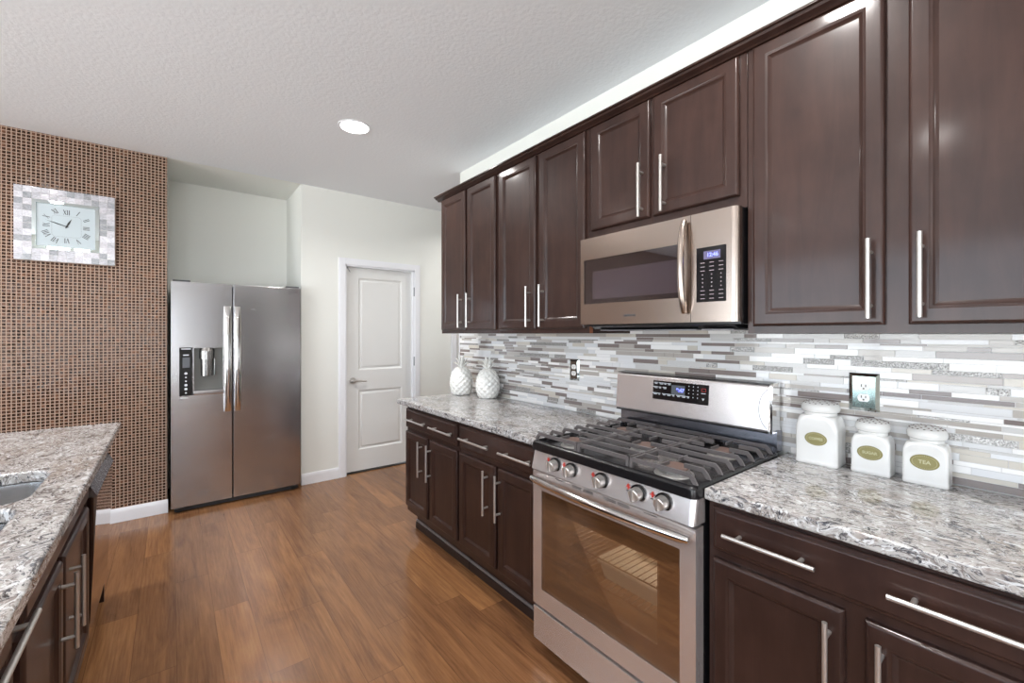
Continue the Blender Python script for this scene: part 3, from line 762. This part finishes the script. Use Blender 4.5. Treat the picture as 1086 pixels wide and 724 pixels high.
for si, (y0, y1, hi, lo) in enumerate(sec):
    mb = MB()
    bx = [(1.36 if si != 1 else 1.53), 1.70]
    yc = (y0 + y1) / 2
    for i in range(nb):
        x = GX0 + (GX1 - GX0) * i / (nb - 1)
        frame_bar = i in (0, nb - 1) or i in (3, 4) and si != 1
        yc_b = 1.30 if si == 0 else (1.064 if si == 1 else .83)
        near = min(abs(x - b_) for b_ in (bx if si != 1 else [1.53]))
        if near < .055 and not frame_bar:
            bar(mb, x, y0, yc_b - .05, lo, False); bar(mb, x, yc_b + .05, y1, False, hi)
        else: bar(mb, x, y0, y1, lo, hi)
    if si == 1:
        for y in (y0 + .006, y1 - .006): xbar(mb, y, GX0, GX1)
    else:
        xbar(mb, y1 - .006 if lo else y0 + .006, GX0, GX1)
    for b_ in (bx if si != 1 else [1.53]):
        yb = 1.30 if si == 0 else (1.064 if si == 1 else .83)
        xbar(mb, yb, b_ - .085, b_ - .03); xbar(mb, yb, b_ + .03, b_ + .085)
    # corner feet
    for x in (GX0, GX1):
        for y in ([y0 + .006] if not lo else []) + ([y1 - .006] if not hi else []):
            mb.loft([[(x - .006, y - .006, .9045 if False else .915), (x + .006, y - .006, .915), (x + .006, y + .006, .915), (x - .006, y + .006, .915)], [(x - .004, y - .006, GZ), (x + .004, y - .006, GZ), (x + .004, y + .006, GZ), (x - .004, y + .006, GZ)]])
    mb.obj('grate', M_IRON, t)
# baking dish on the upper rack
bd = thing('baking_dish', 'pale rectangular baking dish on the lower rack inside the oven', 'dish', (1.50, .99, .395))
mb = MB(); rings = []
for (dv, z) in ((.02, .3945), (0, .398), (-.012, .458), (-.020, .460), (-.016, .466), (-.004, .466), (.006, .42), (.02, .404)):
    rings.append([(x, y, z) for x, y in rrect(1.38 + dv, 1.63 - dv, .80 + dv, 1.17 - dv, .03)])
mb.loft(rings); mb.obj('dish_body', M_DISH, bd)

# ------------------------------------------------------------------ refrigerator
FX0, FX1, FY = -.004, .906, 4.2
t = thing('refrigerator', 'tall stainless side-by-side refrigerator with ice dispenser in the alcove', 'refrigerator', (.45, 4.55, 0))
MB().box(FX0 + .004, FX1 - .004, FY + .075, 4.91, .03, 1.772, .004).box(FX0 + .02, FX1 - .02, FY + .03, FY + .075, .008, .05).obj('housing', pbr('dark_grey_case', srgb(58, 58, 60), .5), t)
for x in (FX0 + .05, FX1 - .05):
    MB().cyl((x, FY + .06, 0), (x, FY + .06, .03), .022, 14).box(x - .03, x + .03, FY + .01, FY + .06, .018, .034, .003).obj('foot', M_BLKMAT, t)
    MB().cyl((x, 4.85, 0), (x, 4.85, .03), .022, 14).obj('foot', M_BLKMAT, t)
fr = BF(FY)
SPL = .389
dx0, dx1, dz0, dz1 = .046, .334, .902, 1.276     # dispenser block
mb = MB().frame(*fr)
def rbox(a0, a1, b0, b1, q=.006): mb.box(a0, a1, b0, b1, -.07, 0, q)
a0, a1 = FX0, SPL
mb.box(a0, dx0, .045, 1.785, -.07, 0, .0).box(dx1, a1, .045, 1.785, -.07, 0, .0).box(dx0, dx1, .045, dz0, -.07, 0).box(dx0, dx1, dz1, 1.785, -.07, 0)
mb.box(dx0, dx1, dz0, dz1, -.07, -.062)
fd = mb.obj('freezer_door', M_FRIDGE, t)
MB().frame(*fr).box(SPL + .008, FX1, .045, 1.785, -.07, 0, .005).obj('fridge_door', M_FRIDGE, t)
rd = t.children[-1]
for par, xx in ((fd, .358), (rd, .424)):
    hp, rs = [], []
    for i in range(17):
        u = i / 16; hp.append((xx, .757 + .848 * u, .020 + .038 * math.sin(PI * u) ** .6)); rs.append(.0155)
    mb = MB().frame(*fr)
    rings = []
    for (x, z, h) in hp:
        rings.append([(x + .0235 * math.cos(2 * PI * k / 14), z, h + .011 * math.sin(2 * PI * k / 14)) for k in range(14)])
    mb.loft(rings)
    mb.box(xx - .012, xx + .012, .765, .80, 0, .024, .002).box(xx - .012, xx + .012, 1.562, 1.597, 0, .024, .002)
    mb.obj('handle', M_POL, par)
MB().frame(*fr).box(dx0, .128, dz0, dz1, -.06, .002, .002).obj('dispenser_controls', M_GLASSBLK, fd)
ds = fd
MB().frame(*fr).box(dx0 + .02, .112, 1.12, 1.20, .002, .003).obj('display', M_LCD, ds)
mb = MB().frame(*fr)
MB().frame(*fr).box(dx0 + .012, .118, 1.261, 1.269, .002, .003).obj('small_print', M_PRINT, ds)
for z in (1.075, 1.045, 1.015, .985, .955, .925): MB().frame(*fr).cyl((.087, z, .002), (.087, z, .003), .010 if z in (1.075, .985, .955) else .006, 12).obj('button', M_PRINT, ds)
MB().frame(*fr).box(.07, .105, 1.213, 1.222, .002, .003).obj('indicator', M_PRINT, ds)
# recess
mb = MB().frame(*fr)
g0, g1 = .132, dx1
mb.box(g0, g0 + .006, dz0, dz1, -.06, .003).box(g1 - .010, g1, dz0, dz1, -.06, .004).box(g0, g1, dz1 - .006, dz1, -.06, .002)
mb.box(g0, g1, dz0, dz0 + .035, -.06, .01, .004)
mb.obj('dispenser_surround', M_FRIDGE, fd)
MB().frame(*fr).box(g0 + .006, g1 - .01, dz0 + .035, dz1 - .006, -.062, -.058).obj('dispenser_back', pbr('dispenser_grey', srgb(120, 120, 116), .35, .4), fd)
mb = MB().frame(*fr)
cx_ = .222
def vc(z0, z1, r, r2=None): mb.cyl((cx_, z0, -.03), (cx_, z1, -.03), r, 24, r2)
vc(1.245, 1.272, .054, .044); vc(1.185, 1.245, .052, .052); vc(1.178, 1.185, .044); vc(1.05, 1.178, .040, .044)
mb.box(cx_ + .046, cx_ + .056, 1.05, 1.19, -.05, -.02, .003)
mb.obj('dispenser_chute', pbr('dispenser_metal', srgb(150, 148, 146), .22, .9), fd)
text_on('lettering', 'LG', .026, fr, .862, 1.748, .0006, M_PRINTD, rd, .0006)
mb = MB().frame(*fr)
ringp = [(.822 + .016 * math.cos(2 * PI * k / 24), 1.748 + .016 * math.sin(2 * PI * k / 24), .0006) for k in range(25)]
mb.tube(ringp, .0016, 6).tube([(.822, 1.757, .0006), (.822, 1.741, .0006), (.83, 1.741, .0006)], .0014, 6)
mb.obj('emblem', M_PRINTD, rd)
MB().frame(*fr).box(.52, .556, 1.585, 1.588, 0, .0006).obj('small_print', M_TRIMGREY, rd)
MB().frame(*fr).box(.05, .10, .882, .889, 0, .0006).obj('small_print', M_PRINT, fd)
M_HC = pbr('dark_grey_plastic', srgb(70, 70, 72), .5)
for x in (FX0 + .01, FX1 - .12): MB().box(x, x + .11, FY + .02, FY + .13, 1.7855, 1.80, .004).obj('hinge_cover', M_HC, t)

# ------------------------------------------------------------------ island
IX = -.212            # front edge of the worktop
IF = -.275            # face frame
sink_holes = [rrect(-.745, -.325, 1.80, 2.185, .07)[::-1], rrect(-.745, -.325, 1.36, 1.765, .07)[::-1]]
tag(slab('island_worktop', [(-1.25, .05), (IX, .05), (IX, 3.11), (-1.25, 3.11)], sink_holes, .876, .914, M_GRAN), 'long speckled grey granite island worktop with sink cutouts', 'countertop', 'granite countertops')
fr = LF(IF + .0005)
def island_base(y0, y1, label, doors, drawers, falses):
    t = thing('base_cabinet', label, 'cabinet', (-.6, (y0 + y1) / 2, 0), 'espresso island base cabinets')
    mb = MB(); mb.box(IF - .02, IF, y0, y1, .145, .876)
    mb.box(-.86, -.84, y0, y1, .145, .876).box(-.84, IF - .02, y0, y0 + .018, .145, .876).box(-.84, IF - .02, y1 - .018, y1, .145, .876).box(-.84, IF - .02, y0 + .018, y1 - .018, .145, .165)
    mb.box(-.80, IF - .075, y0, y1, 0, .145); mb.obj('carcass', M_CAB, t)
    for (a, b_) in falses: drawer_front(fr, a, b_, .733, .862, t).name = 'false_front'
    for (a, b_, pa, pb) in drawers:
        f = drawer_front(fr, a, b_, .733, .862, t); f['face_h'] = .0195; pull(fr, pa, pb, .797, .797, .052, f)
    for (a, b_, hy) in doors:
        f = cab_door(fr, a, b_, .185, .706, t); f['face_h'] = .0195; pull(fr, hy, hy, .448, .675, .052, f)
    return t
island_base(1.375, 2.42, 'espresso island cabinet with two doors under the sink', [(1.885, 2.37, 1.945), (1.425, 1.855, 1.82)], [], [(1.425, 2.37)])
island_base(.30, 1.373, 'espresso island cabinet nearest the camera with a drawer and long handle', [(.85, 1.335, .90), (.33, .82, .77)], [(.33, 1.335, 1.0, 1.345)], [])
MB().box(-.86, IF + .0, 3.064, 3.082, 0, .8755).obj('end_panel', M_CAB, tag(bpy.data.objects.new('island_cladding', None), 'dark espresso cladding along the back and far end of the island', 'cladding'))
COL.objects.link(bpy.data.objects['island_cladding'])
MB().box(-1.20, -.865, .1, 3.08, 0, .8755).obj('back_panel', M_CAB, bpy.data.objects['island_cladding'])
# sink
M_SINK = pbr('sink_steel', srgb(205, 205, 206), .24, 1)
t = thing('sink', 'stainless double bowl undermount sink in the island worktop', 'sink', (-.535, 1.78, .68))
for (y0, y1, zb) in ((1.80, 2.185, .70), (1.36, 1.765, .70)):
    mb = MB(); rings = []
    for (dv, z) in ((-.012, .8757), (.002, .8757), (.004, .86), (.012, .74), (.03, zb + .01), (.06, zb), (.17, zb - .004)):
        rings.append([(x, y, z) for x, y in rrect(-.745 + dv, -.325 - dv, y0 + dv, y1 - dv, max(.07 - dv * .3, .02), 8)])
    mb.loft(rings, True, False)
    mb.add([p for p in rings[-1]], [list(range(len(rings[-1])))])
    bowl = mb.obj('bowl', M_SINK, t)
    MB().lathe((-.535, (y0 + y1) / 2, zb - .0035), [(.055, 0), (.055, .003), (.042, .002), (.038, -.0)], 28).obj('drain', M_POL, bowl)
# dishwasher
t = thing('dishwasher', 'stainless dishwasher with protruding bar handle in the island', 'dishwasher', (-.55, 2.755, 0))
MB().box(-.84, IF - .012, 2.428, 3.060, .1, .87).box(-.84, IF - .06, 2.428, 3.060, 0, .1).obj('tub', M_BLKMAT, t)
M_DW = steel('dishwasher_steel', srgb(205, 198, 194), .06, (1, 1, 50), .004)
M_DW2 = steel('handle_steel', srgb(150, 150, 154), .25)
dd = MB().prismy([(-.262, .15), (-.2385, .722), (-.262, .722), (-.286, .722), (-.286, .15)], 2.43, 3.058).obj('door', M_DW, t)
MB().prismy([(-.2385, .7225), (-.239, .728), (-.259, .768), (-.286, .768), (-.286, .7225)], 2.43, 3.058).obj('handle', M_DW2, dd)
MB().box(-.286, -.262, 2.43, 3.058, .7685, .866).obj('control_strip', M_DW2, t)

# ------------------------------------------------------------------ clock
t = thing('wall_clock', 'square mirror and mother-of-pearl wall clock on the mosaic wall', 'clock', (-.572, YW - .03, 1.875))
CY = YW - .0065
fr = BF(CY)
ccx, ccz, hs = -.572, 2.124, .247
def pearl(i):
    m, nt, p = new_mat('pearl_tile')
    n = noise(nt, mapping(nt, (1, 1, 2.5)), 28 + 7 * i, 3, .6, 2)
    lo_, hi_ = [((176, 176, 182), (216, 216, 224)), ((200, 200, 208), (240, 240, 246)), ((146, 150, 154), (184, 186, 192)), ((190, 188, 194), (228, 226, 234))][i]
    nt.links.new(ramp(nt, n.outputs[0], [(.35, srgb(*lo_)), (.65, srgb(*hi_))]), p.inputs['Base Color'])
    p.inputs['Roughness'].default_value = .12; p.inputs['Metallic'].default_value = .15; p.inputs['Coat Weight'].default_value = .6
    bump(nt, p, n.outputs[0], .15, .002); return m
mb = MB().frame(*fr).mat(0).box(ccx - hs, ccx + hs, ccz - hs, ccz + hs, 0, .026, .002)
n_ = 12; s_ = 2 * hs / n_
for i in range(n_):
    for j in range(n_):
        if 2 <= i <= 9 and 2 <= j <= 9: continue
        mb.mat(1 + (((i + j) % 2) * 2 + random.randint(0, 1) if random.random() < .8 else random.randint(0, 3)))
        x = ccx - hs + i * s_; z = ccz - hs + j * s_
        dv = random.uniform(0, .002)
        mb.box(x + .0006, x + s_ - .0006, z + .0006, z + s_ - .0006, .026, .0285 + dv)
mb.obj('frame', [M_WHITEP] + [pearl(i) for i in range(4)], t)
inn = hs - 2 * s_
mb = MB().frame(*fr); mb.rects(ccx - inn, ccx + inn, ccz - inn, ccz + inn, [(0, .026), (0, .031), (.018, .034), (.02, .034), (.022, .0275)])
mb.obj('bezel', M_MIRROR, t)
fh = inn - .023
MB().frame(*fr).box(ccx - fh, ccx + fh, ccz - fh, ccz + fh, .0276, .0285).obj('face', pbr('clock_face', srgb(186, 198, 204), .3), t)
mb = MB().frame(*fr)
def stroke(x0, z0, x1, z1, w, h=.0287):
    dx, dz = x1 - x0, z1 - z0; L = math.hypot(dx, dz); nx, nz = -dz / L * w / 2, dx / L * w / 2
    mb.add([(x0 + nx, z0 + nz, h), (x1 + nx, z1 + nz, h), (x1 - nx, z1 - nz, h), (x0 - nx, z0 - nz, h)], [(0, 1, 2, 3)])
ROM = ['XII', 'I', 'II', 'III', 'IIII', 'V', 'VI', 'VII', 'VIII', 'IX', 'X', 'XI']
WD = {'I': .009, 'V': .017, 'X': .017}
for i, r_ in enumerate(ROM):
    a = PI / 2 - i * PI / 6
    ex, ez = math.cos(a), math.sin(a); k = .098 / max(abs(ex), abs(ez))
    px, pz = ccx + ex * k, ccz + ez * k
    up_ = Vector((ex, ez)); rt = Vector((ez, -ex)); tot = sum(WD[c] for c in r_); u = -tot / 2; h_ = .034
    def P(a_, b_): v = Vector((px, pz)) + rt * a_ + up_ * b_; return v.x, v.y
    for ch in r_:
        w_ = WD[ch]; m_ = u + w_ / 2
        if ch == 'I': stroke(*P(m_, -h_ / 2), *P(m_, h_ / 2), .0042)
        elif ch == 'V': stroke(*P(m_ - .007, h_ / 2), *P(m_, -h_ / 2), .0042); stroke(*P(m_ + .007, h_ / 2), *P(m_, -h_ / 2), .002)
        else: stroke(*P(m_ - .007, h_ / 2), *P(m_ + .007, -h_ / 2), .0042); stroke(*P(m_ + .007, h_ / 2), *P(m_ - .007, -h_ / 2), .002)
        u += w_
tr = rrect(ccx - .072, ccx + .072, ccz - .072, ccz + .072, .018, 4)
for i in range(len(tr)):
    p0, p1 = Vector(tr[i]), Vector(tr[(i + 1) % len(tr)]); L = (p1 - p0).length; q = max(1, int(L / .005))
    for j in range(q):
        c0 = p0.lerp(p1, (j + .2) / q); c1 = p0.lerp(p1, (j + .65) / q)
        if (c1 - c0).length > .0005: stroke(c0.x, c0.y, c1.x, c1.y, .0016)
mb.obj('numerals', M_PRINTD, t)
mb = MB().frame(*fr)
def hand(ang, L, w, h):
    d_ = Vector((math.sin(ang), math.cos(ang))); n2 = Vector((d_.y, -d_.x)); c0 = Vector((ccx, ccz))
    pts = [c0 - d_ * .012 + n2 * w * .5, c0 + d_ * L * .45 + n2 * w, c0 + d_ * L, c0 + d_ * L * .45 - n2 * w, c0 - d_ * .012 - n2 * w * .5]
    mb.loft([[(p.x, p.y, h) for p in pts], [(p.x, p.y, h + .001) for p in pts]])
hand(math.radians(24), .062, .0052, .030); hand(math.radians(288), .108, .0026, .032)
mb.cyl((ccx, ccz, .0286), (ccx, ccz, .0345), .006, 16)
mb.obj('clock_hands', M_BLKMAT, t)

# ------------------------------------------------------------------ unseen pantry, added to darken the reflection in the refrigerator
t = thing('pantry_cabinet', 'tall dark espresso pantry cabinet against the wall behind the camera', 'cabinet', (1.45, -4.05, 0))
MB().box(.90, 1.925, -4.38, -3.75, 0, 2.4).obj('carcass', M_CAB, t)
_f = ((0, -3.7495, 0), (-1, 0, 0), (0, 0, 1), (0, 1, 0))
for a, hx in ((-1.915, -1.45), (-1.405, -1.37)):
    f = cab_door(_f, a, a + .50, .12, 2.37, t); f['face_h'] = .0195; pull(_f, hx, hx, 1.0, 1.3, .052, f)
# ------------------------------------------------------------------ outlets
def outlet(y, z, w, h, label, bodym, bevm, stripes=False):
    t = thing('wall_outlet', label, 'outlet', (XT, y, z), 'duplex wall outlets on the backsplash')
    fr = ((XT, y, z), (0, -1, 0), (0, 0, 1), (-1, 0, 0))
    b_ = .011
    mb = MB().frame(*fr).mat(0).rects(-w / 2, w / 2, -h / 2, h / 2, [(0, -.0), (0, .004), (b_, .009)], False)
    mb.mat(1).add([(-w / 2 + b_, -h / 2 + b_, .009), (w / 2 - b_, -h / 2 + b_, .009), (w / 2 - b_, h / 2 - b_, .009), (-w / 2 + b_, h / 2 - b_, .009)], [(0, 1, 2, 3)])
    pl = mb.obj('cover_plate', [bevm, bodym], t, 10)
    for s_ in (1, -1):
        cz = s_ * .0195; pts = []
        for i in range(28):
            a = 2 * PI * i / 28; pts.append((.0175 * math.cos(a), max(-.0135, min(.0135, .0172 * math.sin(a))) + cz))
        r_ = MB().frame(*fr).prism(pts, .009, .0115).obj('receptacle', M_WHITEP, t)
        mb = MB().frame(*fr).box(-.0072, -.0048, cz - .001, cz + .008, .0115, .0119).box(.0048, .0072, cz - .001, cz + .007, .0115, .0119).cyl((0, cz - .007, .0115), (0, cz - .007, .0119), .0028, 10)
        mb.obj('slots', M_DARKSLOT, r_)
outlet(1.832, 1.164, .076, .125, 'small bronze-plated outlet on the backsplash left of the range', M_BROWNMIR, M_MIRROR)
outlet(.436, 1.179, .086, .132, 'mirror-faced wall outlet on the backsplash above the small canisters', pbr('grey_green_mirror', srgb(150, 168, 164), .1, .8), M_MIRROR)

# ------------------------------------------------------------------ canisters
def canister(x, y, w, dp, hb, ht, txt, label, rot=0):
    t = thing('canister', label, 'canister', (x, y, .9142), 'white ceramic canisters right of the range')
    def sec_(hw, hd, n, z, q=48):
        out = []
        for i in range(q):
            a = 2 * PI * (i + .5) / q; c, s_ = math.cos(a), math.sin(a)
            out.append((x + hd * math.copysign(abs(c) ** (2 / n), c), y + hw * math.copysign(abs(s_) ** (2 / n), s_), .9142 + z))
        return out
    W_, D_ = w / 2, dp / 2; rn = D_ * .92; ry = W_ * .76
    mb = MB()
    rings = [sec_(W_ * .96, D_ * .94, 14, 0), sec_(W_, D_, 14, .004), sec_(W_, D_, 14, .012), sec_(W_ * .985, D_ * .97, 14, .018), sec_(W_ * .985, D_ * .97, 14, hb - .012), sec_(W_ * .975, D_ * .955, 12, hb)]
    for i in range(1, 9):
        u = i / 8; e = math.sin(u * PI / 2)
        k = 1 - (1 - math.cos(u * PI / 2))
        rings.append(sec_(ry + (W_ * .975 - ry) * (1 - u) ** .8, rn + (D_ * .955 - rn) * (1 - u), 12 - 10 * u, hb + (ht - .055 - hb) * e))
    rings.append(sec_(ry, rn, 2, ht - .044))
    mb.loft(rings); mb.obj('body', M_CAN, t, 50)
    R_ = W_ * .90; zl = .9142 + ht - .045
    mb = MB(); mb.mat(0).lathe((x, y, zl), [(R_ * .85, 0), (R_ * .95, .003), (R_, .011), (R_ * .99, .019), (R_ * .93, .028), (R_ * .8, .034), (R_ * .5, .039), (R_ * .15, .041)], 40)
    mb.mat(1)
    for k, (rr_, zz, n_) in enumerate(((.84, .0325, 16), (.66, .0365, 12), (.46, .0393, 8), (.24, .0405, 5))):
        for i in range(n_):
            a = 2 * PI * (i + .5 * k) / n_; mb.lathe((x + R_ * rr_ * math.cos(a), y + R_ * rr_ * math.sin(a), zl + zz - .001), [(.0028, 0), (.0028, .0016), (.001, .0018)], 7)
    mb.obj('lid', [M_CAN, M_HOLE], t)
    fx_ = x - D_ * .97
    fr = ((fx_, y, .9142 + hb * .68), (0, -1, 0), (0, 0, 1), (-1, 0, 0))
    lw, lh = .034, .0235
    mb = MB().frame(*fr)
    mb.loft([[(lw * k * math.cos(2 * PI * i / 36), lh * k * math.sin(2 * PI * i / 36), h) for i in range(36)] for k, h in ((1, -.001), (1, .0015), (.95, .0022), (.9, .0016))])
    pl = mb.obj('name_plate', M_BRASS, t)
    text_on('lettering', txt, .0125 if len(txt) > 3 else .016, fr, 0, 0, .002, M_BRASS2, pl, .0003)
    mb = MB().frame(*fr)
    for i in range(36):
        a = 2 * PI * i / 36; mb.lathe((lw * .84 * math.cos(a), lh * .82 * math.sin(a), .0014), [(.0012, 0), (.0006, .001)], 6)
    mb.obj('beading', M_BRASS2, pl)
    return t
canister(1.862, .550, .132, .100, .138, .232, 'COFFEE', 'largest white ceramic canister standing nearest the range')
canister(1.872, .402, .106, .078, .106, .186, 'SUGAR', 'small white ceramic canister in the middle of the three')
canister(1.872, .268, .108, .078, .106, .186, 'TEA', 'small white ceramic canister farthest right, its oval plate reading TEA')

# ------------------------------------------------------------------ pineapples
def pineapple(x, y, label, ph):
    t = thing('ceramic_pineapple', label, 'ornament', (x, y, .9142), 'white ceramic pineapples')
    Hh, Rm = .215, .082; ns, nz_ = 120, 84; rings = []
    for j in range(nz_ + 1):
        u = j / nz_; z = Hh * u
        pr0 = Rm * (max(0, 1 - abs((u - .42) / (.60 if u > .42 else .55)) ** 2.15)) ** .5
        pr0 = max(pr0, .014)
        if j == 0: pr0 = .045
        ring_ = []
        for k in range(ns):
            th = 2 * PI * k / ns
            A_ = th * 11 / (2 * PI) + u * 5 + ph; B_ = th * 11 / (2 * PI) - u * 5 + ph
            d_ = (abs(math.sin(PI * A_)) * abs(math.sin(PI * B_))) ** .6
            rr_ = pr0 + (.0085 * d_ if 0 < j < nz_ else 0) * min(1, pr0 / .04)
            ring_.append((x + rr_ * math.cos(th), y + rr_ * math.sin(th), .9142 + z))
        rings.append(ring_)
    MB().loft(rings).obj('body', M_CERAM, t, 180)
    mb = MB(); zt = .9142 + Hh - .012
    mb.lathe((x, y, zt), [(.016, 0), (.014, .02), (.010, .045), (.004, .06)], 14)
    for tier, (n_, L, out, z_) in enumerate(((6, .058, .046, .004), (5, .066, .034, .022), (4, .062, .014, .040))):
        for i in range(n_):
            a = 2 * PI * (i + .5 * tier) / n_ + ph; c, s_ = math.cos(a), math.sin(a); pts = []; rs = []
            for k in range(7):
                u = k / 6; ro = .010 + out * u ** 1.1 + (.006 if u > .8 else 0) * (1 if tier < 2 else 0)
                pts.append((x + ro * c, y + ro * s_, zt + z_ + L * (u - .22 * u * u * (2 - tier) * .6)))
                rs.append(.0095 * (math.sin(PI * min(u * .75 + .25, 1))) + .001)
            mb.tube(pts, rs, 8, .55, up=(0, 0, 1))
    mb.obj('leaves', M_CERAM, t)
pineapple(1.765, 2.885, 'white ceramic pineapple nearest the open end of the worktop', 0)
pineapple(1.822, 2.61, 'white ceramic pineapple closer to the range, in front of the tiles', .3)

# ------------------------------------------------------------------ recessed lamps
where = ['in the ceiling in front of refrigerator and far door', 'above the aisle beside the range', 'above the far end of the island', 'above the near end of the island', 'behind the camera in line with the aisle', 'behind the camera to the left', 'beyond the end of the tiled wall', 'over the far left of the room']
for (x, y), w_ in zip(DOWNLIGHTS, where):
    t = thing('ceiling_downlight', 'round white downlight ' + w_, 'light', (x, y, CEIL), 'recessed ceiling downlights')
    MB().lathe((x, y, CEIL), [(.104, 0), (.104, -.004), (.094, -.006), (.088, -.003), (.086, -.001)], 40).obj('trim_ring', M_TRIM, t)
    MB().lathe((x, y, CEIL), [(.085, -.0022), (.085, -.0032)], 40).obj('lens', M_LAMP, t)
    l = bpy.data.lights.new('lamp', 'AREA'); l.shape = 'DISK'; l.size = .15; l.energy = DOWN_W; l.color = (1, .97, .94); l.spread = math.radians(150)
    lo = bpy.data.objects.new('lamp', l); COL.objects.link(lo); lo.parent = t; lo.location = (0, 0, -.009)
